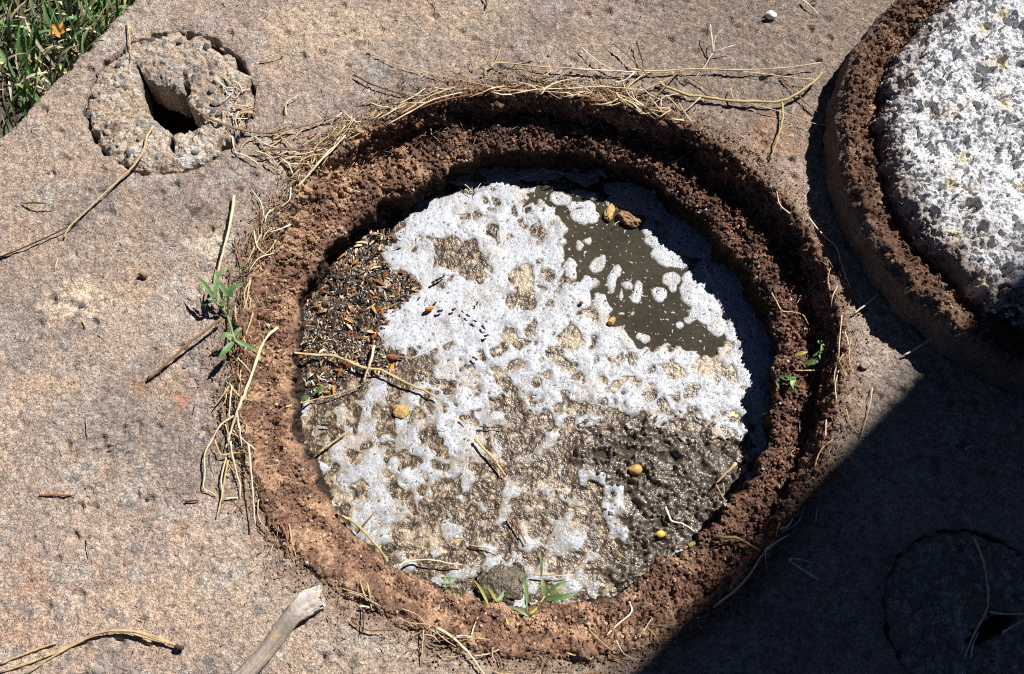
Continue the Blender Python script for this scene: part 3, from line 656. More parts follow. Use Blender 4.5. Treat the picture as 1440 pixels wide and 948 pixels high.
# ------------------------------------------------------------------ round plug with its broken slot, and a second one in the shade
def plug(name, label, C0, rad, holes_px, seed, zt, tone, nst):
    e = empty(name, label, 'concrete plug', (C0[0], C0[1], 0))
    hp = []
    for hpx in holes_px:
        x, y = P([p[0] for p in hpx], [p[1] for p in hpx], zt); hp.append(np.stack([x-C0[0], y-C0[1]], 1))
    def sdf(X, Y):
        t = np.arctan2(Y, X)
        s = rad-np.hypot(X, Y)+.006*fbm(X*38+seed, Y*38, seed, 3)
        s = s-.010*sstep(.35, .9, fbm(np.cos(t)*3+seed, np.sin(t)*3, 4, 2)+.2)
        for q in hp: s = np.minimum(s, -polysdf(X, Y, q)+.0018*fbm(X*140, Y*140, seed, 2))
        return s
    def z(X, Y, S):
        f1, f2, i1 = worley(X*88+seed, Y*88); g1, _, _ = worley(X*200, Y*200+seed)
        st = sstep(.0, .3, f2-f1)
        return zt-.0018*sstep(.07, .0, f2-f1)*sstep(-.3, .3, fbm(X*30, Y*30, 8))+.0026*st*(i1-.15)+.0022*fbm(X*130, Y*130, seed, 3, .65)+.0025*fbm(X*30, Y*30, seed, 3)-.0014*g1-.006*np.exp(-np.clip(S, 0, None)/.0055)*(1+.9*fbm(X*60, Y*60, 2))
    def col(X, Y, Z):
        f1, f2, i1 = worley(X*88+seed, Y*88)
        c = np.broadcast_to(np.array((.43, .36, .29))*tone, X.shape+(3,)).copy()
        st = sstep(.04, .16, f2-f1); cc = np.where((i1 > .7)[..., None], (.5, .42, .36), np.where((i1 > .4)[..., None], (.25, .23, .22), (.38, .27, .2)))
        c = c+(cc*tone-c)*(st*.7)[..., None]; c = mixc(c, (.16, .1, .075), sstep(.35, .8, fbm(X*25, Y*25, seed+3, 3))*.7)
        c = mixc(c, (.6, .58, .56), sstep(.35, .6, fbm(X*30, Y*30, seed+8, 3))*.6*tone)
        return c*(1+.3*fbm(X*350, Y*350, 3, 2))[..., None]
    ax = np.arange(-rad-.015, rad+.016, .0013)
    sheet('plug_body', ax, ax, sdf, z, col, M['concrete'], e, skirt=.055, skirt_in=.002)
    k = 0
    while k < nst:
        a, r = random.uniform(0, 6.3), rad*math.sqrt(random.random())*1.02
        if k < nst*.35: r = rad*random.uniform(.9, 1.03)
        x, y = r*math.cos(a), r*math.sin(a)
        if any(float(polysdf(np.array([[x]]), np.array([[y]]), q)[0, 0]) > -.004 for q in hp): continue
        s = random.uniform(.003, .0075); add_stone(x, y, zt+(.0005 if r < rad*.9 else random.uniform(-.012, -.003)), s, e); k += 1
    return e
SLOT = [(190,86),(195,102),(197,120),(198,134),(207,156),(221,171),(240,184),(254,185),(268,182),(280,175),(286,169),(283,161),(270,149),(260,139),(268,126),(265,114),(256,113),(258,126),(246,127),(236,120),(216,114),(204,108)]
GAP = [(240,183),(246,200),(243,212),(237,205),(236,192)]
plug('concrete_plug', 'small round concrete plug with a broken slot shaped hole, near the grass', PC, .1055, [SLOT, GAP], 5.0, .001, 1.0, 44)
plug('concrete_plug', 'round plug lying in the shade in the lower right corner', QC, QR-.002, [[(1360,902),(1376,880),(1398,864),(1420,858),(1434,866),(1428,880),(1398,898),(1374,908)]], 9.0, -.001, .9, 16)

# ------------------------------------------------------------------ stalks, twigs and straws
def catmull(pts, sub=4):
    p = np.asarray(pts, float)
    if len(p) == 2: return p[0]+(p[1]-p[0])*np.linspace(0, 1, 4)[:, None]
    q = np.concatenate([[2*p[0]-p[1]], p, [2*p[-1]-p[-2]]]); out = []
    for i in range(1, len(q)-2):
        for t in np.arange(sub)/sub:
            a, b, c, d = q[i-1:i+3]
            out.append(.5*((2*b)+(-a+c)*t+(2*a-5*b+4*c-d)*t*t+(-a+3*b-3*c+d)*t**3))
    return np.array(out+[p[-1]])
def tube_vf(path, r0, r1, n=6, flat=1.0, knots=0.0):
    path = np.asarray(path); m = len(path)
    tg = np.gradient(path, axis=0); tg /= np.linalg.norm(tg, axis=1)[:, None]+1e-12
    up = np.array([0, 0, 1.0]); sd = np.cross(tg, up); sd /= np.linalg.norm(sd, axis=1)[:, None]+1e-9; nn = np.cross(sd, tg)
    rad = np.linspace(r0, r1, m)*(1+knots*RNG.normal(size=m))
    a = np.arange(n)*2*math.pi/n
    V = path[:, None]+rad[:, None, None]*(np.cos(a)[None, :, None]*sd[:, None]+flat*np.sin(a)[None, :, None]*nn[:, None])
    V = np.concatenate([V.reshape(-1, 3), path[:1], path[-1:]])
    i = np.arange(m-1)[:, None]; k = np.arange(n)[None]
    F = np.stack([i*n+k, i*n+(k+1) % n, (i+1)*n+(k+1) % n, (i+1)*n+k], -1).reshape(-1, 4)
    k = np.arange(n); c0 = np.stack([(k+1) % n, k, np.full(n, m*n)], 1); c1 = np.stack([(m-1)*n+k, (m-1)*n+(k+1) % n, np.full(n, m*n+1)], 1)
    return V, F, np.concatenate([c0, c1])
def pxpath(pts, lift=0.0):
    """photo pixels (px, py[, height above what lies below]) to a 3-D path resting on the surface"""
    out = []
    for p in pts:
        h = (p[2] if len(p) > 2 else 0)/1000.0+lift
        z = 0.0
        for _ in range(3):
            x, y = (float(v) for v in P(p[0], p[1], z)); z = surf_z(x, y)+h
        x, y = (float(v) for v in P(p[0], p[1], z)); out.append((x, y, z))
    return np.array(out)
def tube_mesh(name, paths, mat):
    VV, FF, TT, b = [], [], [], 0
    for path, r0, r1, flat in paths:
        pp = catmull(path); k_ = np.arange(len(pp)); w_ = r0*.55; pp = pp+np.stack([w_*perlin(k_*.63, path[0, 0]*999+3), w_*perlin(k_*.63, path[0, 1]*999+7), .4*w_*perlin(k_*.63, path[0, 0]*777)], 1)
        v, f, t = tube_vf(pp, r0, r1, 6, flat, .14); VV.append(v); FF.append(f+b); TT.append(t+b); b += len(v)
    return rawmesh(name, np.concatenate(VV), [np.concatenate(FF), np.concatenate(TT)], mat)
def stalk(name, label, cat, paths, r, mat, group=None, lift=None, taper=.6, flat=.8, parts=None):
    """one thing: a list of pixel paths joined into it, the first one is the stem"""
    fl_ = random.uniform(.45, 1.0)
    pp = [(pxpath(p, lift if lift is not None else r), r*(1 if i == 0 else .7), r*(taper if i == 0 else .4), flat*fl_) for i, p in enumerate(paths)]
    o = link(name, tube_mesh(name, pp, M['straw_'+mat])); tag(o, label, cat, group)
    return o
S = stalk
t = empty('forked_twig', 'yellow forked twig pointing at the lid, right of the straw tangle on the top lip', 'twig', (*[float(v) for v in P(1029, 142)], .003))
def part_t(name, paths, r, mat, root, r1=.6, lift=.003):
    me = tube_mesh(name, [(pxpath(p, lift)-np.array(root.location), r, r*r1, .9) for p in paths], M['straw_'+mat]); return link(name, me, root)
part_t('stem', [[(925,116,2),(941,124,2),(966,133,3),(985,136,3),(1029,142,3),(1064,143,4),(1101,142,6),(1129,127,9),(1147,113,10),(1157,101,11)]], .0026, 'yellow', t)
part_t('branch', [[(1099,143,5),(1101,156,4),(1100,171,3),(1092,199,2),(1084,224,0)]], .0017, 'yellow', t)
part_t('branch', [[(985,136,3),(972,149,2),(959,159,0)]], .0011, 'pale', t)
part_t('bud', [[(1031,141,3),(1028,129,5),(1031,118,6)]], .0015, 'yellow', t, .3)
S('stalk', 'long straight tan stalk running to the lid, just above the forked twig', 'stalk', [[(885,97,4),(920,100,3),(973,97,4),(1045,98,5),(1106,95,6),(1154,88,8)]], .0014, 'tan', lift=.003)
S('stalk', 'thin pale stalk between the straight tan stalk and the forked twig', 'stalk', [[(1008,98,5),(1059,102,6),(1106,108,8),(1150,112,9)]], .0008, 'pale')
S('stalk', 'thin tan stalk below the forked twig, its tip in the shadow of the lid', 'stalk', [[(1050,144,6),(1101,158,7),(1143,173,9),(1166,177,12)]], .0008, 'tan')
S('twig', 'short brown twig crossing into the shadow of the lid, its upper part a modelled shadow', 'twig', [[(1099,108,2),(1120,131,2),(1143,153,3),(1164,166,3)]], .0013, 'brown')  # upper stretch is a branch shadow built as tube, lower stretch a twig
S('stalk', 'white splayed straw tuft standing above the straw tangle', 'straw', [[(1003,74,8),(1001,55,14),(999,34,18)],[(1003,73,8),(1006,52,14),(1016,42,18)],[(1003,73,8),(1034,63,12)],[(1003,73,8),(990,94,4),(977,111,1)]], .0013, 'white')
S('stalk', 'short brown stalk slanting between the straight stalk and the forked twig', 'stalk', [[(955,103,4),(975,112,3),(997,126,3),(1013,137,2)]], .0012, 'brown')
S('stalk', 'long curved brown stalk from the plug slot to the straw by the rim', 'stalk', [[(265,143,-3),(287,162,2),(318,176,2),(343,183,2),(360,186,2),(385,186,2),(411,181,3),(433,176,4),(455,168,5),(476,165,5)]], .0017, 'brown', lift=.002)
S('stalk', 'tan straw leading away from the bottom of the small plug', 'straw', [[(215,178,3),(206,192,5),(203,208,6),(189,232,6),(170,250,5),(152,267,5),(125,292,4),(98,319,3),(90,334,1)]], .0018, 'tan')
S('twig', 'level brown twig between the small plug and the rim', 'twig', [[(363,213,3),(385,210,4),(424,211,4),(461,214,3)]], .0013, 'brown')
S('straw', 'bright pale straw lying upright across the left end of the rim straw', 'straw', [[(419,262,4),(432,248,6),(444,234,8),(465,213,8),(486,190,6)]], .0016, 'pale')
S('straw', 'second bright straw beside the bright pale one at the left end of the rim straw', 'straw', [[(424,258,4),(440,238,6),(455,220,7),(472,204,6)]], .0013, 'white')
S('root', 'thin white root curving over the soil at the upper left of the ring', 'root', [[(448,238,2),(468,250,2),(488,264,2),(519,273,1)]], .0009, 'white')
S('straw', 'pale yellow straw standing above the left weed', 'straw', [[(329,275,3),(326,300,6),(320,330,9),(313,355,11),(306,384,10)]], .0021, 'pale')
S('twig', 'brown twig leaning out to the left below the left weed', 'twig', [[(207,534,1),(235,510,6),(263,485,10),(290,464,12),(312,447,12)]], .0018, 'brown', taper=.8)
S('straw', 'long pale straw lying down the left soil slope, forking lowest', 'straw', [[(390,460,3),(371,480,4),(359,512,5),(350,538,6),(341,560,7),(333,580,7),(326,601,6),(321,622,4)]], .0020, 'pale')
LEFT = [([(329,585,5),(311,597,7),(298,619,7),(288,639,6),(288,669,5),(286,685,4),(296,692,2),(304,697,1)], 'pale', 'hooked pale straw bowing out furthest left in the left bunch'),
    ([(318,644,5),(311,672,5),(312,697,4),(305,728,1)], 'pale', 'pale straw hanging lowest in the left bunch'),
    ([(321,647,5),(315,677,5),(313,707,2)], 'yellow', 'yellowish straw beside the lowest hanging one in the left bunch'),
    ([(324,620,6),(326,636,6),(332,662,5),(337,682,4),(337,702,1)], 'pale', 'pale straw curving right at the foot of the left bunch'),
    ([(349,624,10),(353,662,14),(356,702,14),(359,738,12)], 'white', 'stiff whitish straw held off the slab, right of the left bunch'),
    ([(302,619,6),(311,639,5),(330,637,5),(349,635,6)], 'tan', 'kinked tan straw crossing the left bunch'),
    ([(316,701,2),(334,700,1)], 'white', 'short white straw bridging the foot of the left bunch'),
    ([(322,543,8),(312,558,7),(301,573,4)], 'tan', 'short tan straw at the head of the left bunch'),
    ([(326,543,5),(324,560,6),(322,590,5)], 'pale', 'upright pale straw at the head of the left bunch'),
    ([(311,568,5),(318,591,6),(322,610,5)], 'brown', 'brown straw slanting inside the left bunch'),
    ([(333,580,6),(337,605,6),(340,628,5)], 'white', 'whitish straw on the soil side of the left bunch'),
    ([(356,440,4),(349,462,5),(341,480,3)], 'tan', 'tan straw on the soil right of the left weed'),
    ([(352,395,3),(346,425,4),(337,455,3)], 'tan', 'slender tan straw running past the right of the left weed'),
    ([(366,330,5),(352,360,5),(343,376,3)], 'tan', 'bent tan straw at the upper right of the left weed'),
    ([(330,335,4),(336,358,3),(341,374,3)], 'brown', 'dark brown stalk between the pale yellow straw and the rim')]
for pth, mt, lab in LEFT: S('straw', lab, 'straw', [pth], .0012, mt)
nb = empty('pine_needles', 'bundle of long curved brown pine needles with a dark tip', 'pine needles', (*[float(v) for v in P(140, 893)], .003))
for pth in ([(0,946),(61,925),(101,908),(142,890,3),(182,886,5),(216,895,4),(252,909,3)], [(34,949),(84,918),(128,896,2),(169,888,5),(209,898,4),(250,909,2)], [(60,925),(104,904),(146,888,5),(190,889,6),(222,900,4),(251,908,3)], [(0,934),(30,922),(56,912),(79,904)]):
    part_t('needle', [pth], .0013, 'tan' if len(pth) != 7 else 'yellow', nb, .8, .002)
part_t('cap', [[(247,909,4),(253,911,4),(258,912,3)]], .0028, 'dark', nb, .8, .002)
TOP = [([(689,94,3),(703,88,4),(760,94,5),(804,96,6),(885,101,5),(959,98,4)], 'tan', .0012, 'long tan straw lying along the top edge of the tangle'),
    ([(497,105,3),(531,122,3),(578,136,2)], 'dark', .0013, 'dark twig on bare concrete above the left end of the top lip'),
    ([(517,71,2),(545,86,3),(575,96,4),(642,111,5),(699,123,4),(757,130,3)], 'tan', .0008, 'very long thin straw arcing over the slab to the top lip'),
    ([(818,67,6),(836,83,7),(857,96,6),(873,103,5)], 'pale', .0010, 'pale stalk slanting into the tangle from above, left of two brown ones'),
    ([(863,60,8),(888,83,8),(902,96,6),(915,110,4)], 'brown', .0013, 'brown stalk slanting into the tangle below the small dark seed head'),
    ([(895,58,7),(902,81,7),(905,96,6)], 'dark', .0011, 'dark upright stalk sticking up out of the tangle'),
    ([(958,96,7),(933,124,8),(913,149,4)], 'brown', .0014, 'brown stalk slanting down across the right end of the tangle'),
    ([(771,116,4),(788,106,7),(804,98,8)], 'grey', .0016, 'greyish stalk slanting up at the left of the tangle'),
    ([(754,113,3),(777,99,5)], 'tan', .0012, 'short tan stalk left of the greyish stalk'),
    ([(804,97,6),(850,99,7),(893,101,7)], 'white', .0016, 'whitish straw lying level through the middle of the tangle'),
    ([(893,101,7),(880,112,6),(864,116,5)], 'white', .0014, 'bent whitish straw turning back from the end of the level one'),
    ([(866,130,4),(874,141,4),(884,150,2)], 'pale', .0012, 'pale straw hanging over the top lip at the right of the tangle'),
    ([(736,137,3),(766,137,4),(777,140,3)], 'tan', .0011, 'tan straw lying along the very edge of the top lip'),
    ([(783,143,3),(820,141,4),(863,143,3)], 'russet', .0010, 'reddish straw along the top lip under the tangle'),
    ([(917,127,4),(938,131,4),(962,137,3)], 'dark', .0014, 'dark strip modelled as the shadow under the left end of the forked twig'),  # cast shadow of the forked twig, built as a dark tube
    ([(720,132,2),(755,126,4),(800,124,6),(850,122,5),(905,127,4)], 'pale', .0011, 'long pale straw through the lower part of the tangle'),
    ([(690,128,2),(735,127,3),(790,130,4)], 'tan', .0010, 'tan straw along the left half of the top lip'),
    ([(552,166,3),(580,150,5),(605,135,5),(640,122,3)], 'tan', .0013, 'tan straw bundled along the upper left lip, uppermost'),
    ([(545,175,3),(575,158,5),(610,140,6),(650,130,3)], 'pale', .0013, 'pale straw bundled along the upper left lip, second down'),
    ([(556,172,3),(598,150,5),(645,136,4),(690,131,2)], 'russet', .0013, 'reddish straw bundled along the upper left lip, lowest'),
    ([(602,140,5),(604,165,10),(607,190,8)], 'tan', .0008, 'thin straw hanging down into the top left of the opening'),
    ([(905,127,4),(925,118,5),(945,108,5),(960,98,5)], 'tan', .0011, 'tan straw rising to the right end of the tangle'),
    ([(760,133,3),(772,121,6),(790,114,7),(815,109,7)], 'pale', .0013, 'pale straw curving up through the left of the tangle'),
    ([(930,150,2),(931,138,4),(945,133,5),(962,131,3)], 'white', .0010, 'hooked white straw under the forked twig')]
for pth, mt, r, lab in TOP: S('straw', lab, 'straw', [pth], r, mt)
OTHER = [([(365,87,1),(385,80,4),(402,71,6)], 'tan', .0010, 'straw', 'short tan straw on bare concrete right of the small plug'),
    ([(402,163,1),(402,147,4),(408,140,5),(420,134,3)], 'pale', .0012, 'straw', 'curled pale straw on the concrete between plug and rim'),
    ([(179,30,2),(182,55,5),(184,84,2)], 'tan', .0011, 'straw', 'thin tan straw lying over the upper edge of the small plug'),
    ([(1128,0,4),(1140,8,5),(1151,21,1)], 'pale', .0013, 'straw', 'short pale straw at the top edge left of the lid'),
    ([(680,-6,3),(684,4,2),(683,12,1)], 'dark', .0014, 'twig', 'dark twig stub at the middle of the top edge'),
    ([(602,-4,1),(611,6,2),(616,22,1)], 'brown', .0008, 'straw', 'hair thin brown straw near the top edge'),
    ([(55,697,1),(80,696,2),(105,697,1)], 'russet', .0011, 'twig', 'small reddish twig alone on the left concrete'),
    ([(0,362,1),(40,345,3),(80,327,4),(112,310,3)], 'dark', .0011, 'twig', 'long dark strip standing in for a shadow line from the left edge'),  # shadow line of something unseen, built as a dark tube
    ([(260,706,1),(272,704,2),(281,705,1)], 'dark', .0011, 'twig', 'tiny dark twig left of the left bunch of straw'),
    ([(121,590,1),(122,605,2),(124,617,1)], 'grey', .0008, 'straw', 'hair thin grey straw on the left concrete'),
    ([(121,758,1),(123,770,2),(125,782,1)], 'brown', .0008, 'straw', 'hair thin brown straw below the small reddish twig'),
    ([(77,380,1),(81,362,2)], 'pale', .0009, 'straw', 'tiny pale straw below the long dark shadow strip'),
    ([(116,450,1),(120,460,2)], 'yellow', .0013, 'straw', 'tiny yellow straw below the cream stain'),
    ([(1137,306,3),(1156,329,4),(1176,347,4),(1184,374,3),(1196,405,2)], 'white', .0012, 'straw', 'long white straw lying in the shadow of the lid'),
    ([(1201,441,3),(1218,428,6),(1236,413,10)], 'white', .0012, 'straw', 'short white straw reaching from the sunlit point toward the lid'),
    ([(1271,500,3),(1292,488,6),(1314,474,9)], 'white', .0012, 'straw', 'whitish straw tucked under the lower edge of the lid'),
    ([(1085,412,3),(1092,424,4),(1100,437,4),(1115,439,4),(1129,443,4),(1137,456,2)], 'tan', .0011, 'root', 'orange tan root curling over the right soil ledge'),
    ([(1184,444,2),(1181,475,3),(1179,508,2)], 'pale', .0008, 'straw', 'thin pale straw along the right lip'),
    ([(1227,545,1),(1222,575,2),(1210,616,1)], 'pale', .0009, 'straw', 'thin curved straw near the sunlit point right of the opening'),
    ([(1190,575,1),(1196,598,2),(1207,610,1)], 'tan', .0008, 'straw', 'thin tan straw beside the curved one right of the opening'),
    ([(1118,521,3),(1140,521,4),(1158,520,3)], 'tan', .0011, 'straw', 'tan straw lying level across the right soil ledge by the weed'),
    ([(885,846,3),(888,861,5),(868,879,6),(853,893,3)], 'white', .0012, 'root', 'hooked white root on the bottom soil rim'),
    ([(899,896,4),(910,880,6),(917,868,3)], 'pale', .0009, 'straw', 'pale straw standing at the shadow edge under the opening'),
    ([(905,877,4),(928,880,5),(950,878,4)], 'tan', .0009, 'straw', 'tan straw running into the shade under the opening'),
    ([(908,880,4),(921,894,5),(930,909,2)], 'tan', .0009, 'straw', 'tan straw slanting down at the shadow edge under the opening'),
    ([(612,882,3),(632,893,5),(654,913,5),(668,930,4),(682,950,2)], 'pale', .0018, 'straw', 'thick pale straw slanting off the bottom edge'),
    ([(596,886,3),(594,910,4),(595,932,2)], 'tan', .0010, 'straw', 'upright tan straw left of the thick pale one at the bottom'),
    ([(510,855,3),(511,880,6),(507,897,3)], 'dark', .0009, 'straw', 'dark thin straw on the bottom left lip'),
    ([(617,896,3),(645,894,4),(664,895,3)], 'white', .0010, 'straw', 'short white straw level above the thick pale one'),
    ([(663,892,3),(667,880,4),(672,868,5)], 'pale', .0009, 'straw', 'short upright straw on the bottom soil rim'),
    ([(828,885,3),(838,896,4),(858,913,3)], 'tan', .0010, 'straw', 'tan straw below the hooked white root'),
    ([(474,722,6),(486,728,7),(497,734,8),(514,750,9),(531,769,8),(546,790,6)], 'yellow', .0021, 'stem', 'yellow green stem lying along the lower left soil edge'),
    ([(562,795,4),(575,789,7),(600,787,9),(625,791,8),(650,795,5)], 'pale', .0014, 'straw', 'pale straw bridging the soil edge at the bottom left of the water'),
    ([(969,768,4),(989,759,7),(1014,755,8),(1039,758,8),(1055,767,7),(1082,781,5)], 'olive', .0022, 'stem', 'olive stem arching over the lower right soil rim into the shade'),
    ([(1003,854,3),(1022,840,4),(1041,824,5),(1058,803,6),(1071,782,6),(1079,772,6)], 'pale', .0012, 'stalk', 'long thin stalk along the edge of the shade'),
    ([(1079,772,6),(1093,762,7),(1110,752,5)], 'white', .0013, 'straw', 'whitish straw tip in the shade at the end of the long thin stalk'),
    ([(1151,815,2),(1130,801,5),(1110,788,6),(1122,786,6),(1140,791,4)], 'white', .0014, 'straw', 'folded whitish straw in the shade below the opening'),
    ([(1370,756,3),(1380,780,5),(1387,807,7),(1390,847,7),(1383,868,6),(1372,888,5),(1362,910,3),(1355,928,2)], 'pale', .0015, 'straw', 'long bowed pale straw in the lower right shade'),
    ([(1392,861,4),(1415,863,5),(1445,863,4)], 'white', .0014, 'straw', 'level white straw at the right edge in the shade'),
    ([(1410,890,3),(1425,880,5),(1445,870,4)], 'white', .0012, 'straw', 'slanting white straw below the level one at the right edge'),
    ([(1365,925,3),(1369,905,5),(1376,890,5)], 'white', .0011, 'straw', 'short white straw beside the foot of the bowed one in the shade'),
    ([(1149,713,1),(1148,725,2),(1147,735,1)], 'white', .0007, 'straw', 'tiny white straw in the shade near the lower right rim'),
    ([(1357,632,1),(1366,627,2),(1370,629,1)], 'white', .0008, 'straw', 'tiny white straw in the shade under the lid')]
for pth, mt, r, cat, lab in OTHER: S(cat, lab, cat, [pth], r, mt)
WATER = [([[(414,496,5),(442,499,6),(468,500,7),(488,507,7),(511,517,8),(535,520,8),(552,529,6),(579,542,4),(599,550,4),(616,561,3)],[(484,505,7),(490,496,9)]], 'yellow', .0022, 'twig', 'long yellow twig floating from the left wall into the foam'),
    ([[(526,486,5),(523,500,10),(521,510,12),(516,522,9),(511,538,4)]], 'pale', .0021, 'straw', 'pale straw lying across the long yellow twig'),
    ([[(402,572,5),(434,564,6),(455,559,6),(474,554,5),(508,542,4)]], 'tan', .0011, 'straw', 'thin tan straw below the long yellow twig at the left wall'),
    ([[(446,637,4),(468,622,5),(487,608,4)]], 'yellow', .0015, 'straw', 'short yellow straw at the lower left of the water'),
    ([[(668,617,4),(679,630,5),(693,644,5),(702,656,4),(711,668,3)]], 'yellow', .0020, 'twig', 'short golden twig in the middle of the scum'),
    ([[(649,587,4),(656,596,3)]], 'yellow', .0014, 'straw', 'tiny golden stub above the short golden twig'),
    ([[(674,600,3),(695,601,3),(710,602,2)]], 'dark', .0010, 'straw', 'dark straw lying level above the short golden twig'),
    ([[(1036,651,16),(1021,666,12),(1006,680,7)]], 'tan', .0021, 'straw', 'thick tan straw propped on the sludge beside the right shadow'),
    ([[(1007,681,7),(1014,695,7),(1027,716,9)],[(1017,679,6),(1019,693,5)]], 'tan', .0010, 'straw', 'thin forked straw hanging below the propped tan straw'),
    ([[(936,713,4),(940,724,5),(945,733,6),(957,736,7),(968,741,6),(977,748,4)]], 'white', .0016, 'straw', 'bent white straw on the sludge at the lower right'),
    ([[(716,727,3),(728,742,4),(740,764,3)]], 'russet', .0014, 'twig', 'dark reddish sliver on the scum above the bottom weed'),
    ([[(864,762,3),(868,775,4),(885,790,3)]], 'tan', .0008, 'straw', 'hair thin straw on the sludge near the bottom'),
    ([[(826,628,3),(838,640,4),(850,652,3)]], 'dark', .0010, 'straw', 'thin dark straw at the left edge of the sludge'),
    ([[(505,745,2),(514,735,3),(525,722,2)]], 'russet', .0012, 'twig', 'reddish sliver at the lower left edge of the water'),
    ([[(702,318,3),(702,330,4),(703,342,3)]], 'grey', .0007, 'straw', 'hair thin grey straw on the upper foam'),
    ([[(560,260,4),(652,254,9),(666,268,5)],[(668,272,4),(676,262,8)]], 'white', .0008, 'straw', 'thin white straw crossing the dark gap at the top left of the water'),
    ([[(865,318,2),(866,314,3),(871,311,2)]], 'white', .0006, 'straw', 'tiny white hair on the dark water below the brown lump'),
    ([[(750,808,6),(775,809,7),(800,810,5)]], 'tan', .0009, 'straw', 'thin tan straw behind the leaves of the bottom weed'),
    ([[(660,767,2),(680,770,3),(702,778,2)]], 'yellow', .0010, 'straw', 'thin yellow straw on the scum above the bottom left soil')]
WATER[15] = ([[(652,258,4),(659,264,7),(666,271,5)],[(668,272,4),(672,264,6),(676,258,6)]],)+WATER[15][1:]
for pths, mt, r, cat, lab in WATER: S(cat, lab, cat, pths, r, mt)
# roots hanging in the shaded top wall
for pth, lab in [([(789,201,3),(791,212,5),(797,220,6),(810,222,7),(862,226,5)], 'pale root hanging bent along the shaded top wall'), ([(748,165,4),(760,178,6),(778,191,4)], 'thin root slanting down the shaded top ledge'), ([(858,199,3),(865,208,5),(871,214,4)], 'reddish root stub on the shaded top ledge'),
                 ([(823,162,4),(826,172,6),(824,182,4)], 'thin root arching on the top ledge'), ([(843,153,4),(847,158,5),(846,163,4)], 'small curled root under the top lip'), ([(940,230,3),(955,224,5),(966,216,3)], 'thin root at the upper right of the shaded wall')]:
    S('root', lab, 'root', [pth], .0011, 'tan')

# tangle of short straws: each its own object, alike ones share a label and a group
def rnd_straw(px, py, ang, L, mt, r, label, group, h=3.0):
    c = math.cos(ang); s = math.sin(ang); b = random.uniform(-.18, .18)*L; z0 = random.uniform(0, h); z1 = random.uniform(0, h)
    pts = [(px-c*L/2, py-s*L/2, z0), (px-s*b, py+c*b, max(z0, z1)+random.uniform(0, 1.5)), (px+c*L/2, py+s*L/2, z1)]
    return S('straw', label, 'straw', [pts], r, mt, group)
def lip_px(deg, off):
    a = R(deg); r = float(R1(a))+off; x, y = CX+r*math.cos(a), CY+r*math.sin(a)
    u, v = TOPX(x, y, 0.0); u2, v2 = TOPX(x-.01*math.sin(a), y+.01*math.cos(a), 0.0)
    return float(u), float(v), math.atan2(v2-v, u2-u)
MT = ['tan', 'pale', 'tan', 'brown', 'white', 'tan', 'russet']
for lo, hi, n, lab, grp, spread in [(62, 112, 75, 'thin dry straw in the tangle along the top lip of the opening', 'straws tangled along the top lip', .022), (112, 150, 48, 'thin dry straw matted along the upper left lip of the opening', 'straws matted along the upper left lip', .02),
                               (150, 205, 40, 'thin dry straw on the left lip beside the weed', 'straws on the left lip', .014), (205, 300, 34, 'thin dry straw bit on the lower lip of the opening', 'straw bits on the lower lip', .016), (-40, 40, 16, 'thin dry straw bit on the right lip of the opening', 'straw bits on the right lip', .01)]:
    for k in range(n):
        d = random.uniform(lo, hi) if lo != 62 else random.triangular(60, 112, 72)
        u, v, a = lip_px(d, abs(random.gauss(0, spread))-.004)
        rnd_straw(u, v, a+random.gauss(0, .55), random.uniform(14, 52), random.choice(MT), random.uniform(.0006, .0012), lab, grp, 5)
for k in range(22):
    rnd_straw(random.gauss(333, 9), random.gauss(150, 22), random.uniform(0, 3.1), random.uniform(12, 34), random.choice(MT[:5]), random.uniform(.0007, .0012), 'short dry straw in the clump on the right edge of the small plug', 'straws clumped on the small plug', 4)
for k in range(26):
    rnd_straw(random.gauss(400, 28), random.gauss(215, 20), random.uniform(-.9, .9), random.uniform(14, 46), random.choice(MT[:5]), random.uniform(.0007, .0013), 'short dry straw between the small plug and the upper left lip', 'straws between plug and lip', 4)
# fine litter, too small to count
VV, FF, TT, b = [], [], [], 0
for k in range(2700):
    if k < 2300:
        d = random.choice([random.gauss(88, 20), random.gauss(135, 18), random.gauss(185, 20), random.uniform(0, 360)]); u, v, a = lip_px(d, random.gauss(.004, .018)); a += random.gauss(0, .8)
    else: u, v, a = random.uniform(0, 1150), random.uniform(0, 948), random.uniform(0, 6.3)
    L = random.uniform(4, 20)*(1 if k < 2300 else .5); x, y = P([u-math.cos(a)*L/2, u+math.cos(a)*L/2], [v-math.sin(a)*L/2, v+math.sin(a)*L/2], 0)
    if not (k % 3) and float(slab_sdf(x[:1, None], y[:1, None])[0, 0]) < 0 and k >= 2300: continue
    p = np.stack([x, y, [surf_z(x[0], y[0])+random.uniform(.0005, .004), surf_z(x[1], y[1])+random.uniform(.0005, .003)]], 1)
    if abs(p[0, 2]-p[1, 2]) > .02: continue
    v_, f_, t_ = tube_vf(p, random.uniform(.0003, .0006), .0003, 3); VV.append(v_); FF.append(f_+b); TT.append(t_+b); b += len(v_)
cc = np.concatenate([np.tile(np.array(random.choice([(.5, .38, .23), (.62, .52, .38), (.3, .2, .12), (.1, .07, .05)])), (len(v), 1)) for v in VV])
tag(link('straw_litter', rawmesh('straw_litter', np.concatenate(VV), [np.concatenate(FF), np.concatenate(TT)], M['soil'], cc)), 'fine dry litter strewn along the lip and over the slab', kind='stuff')

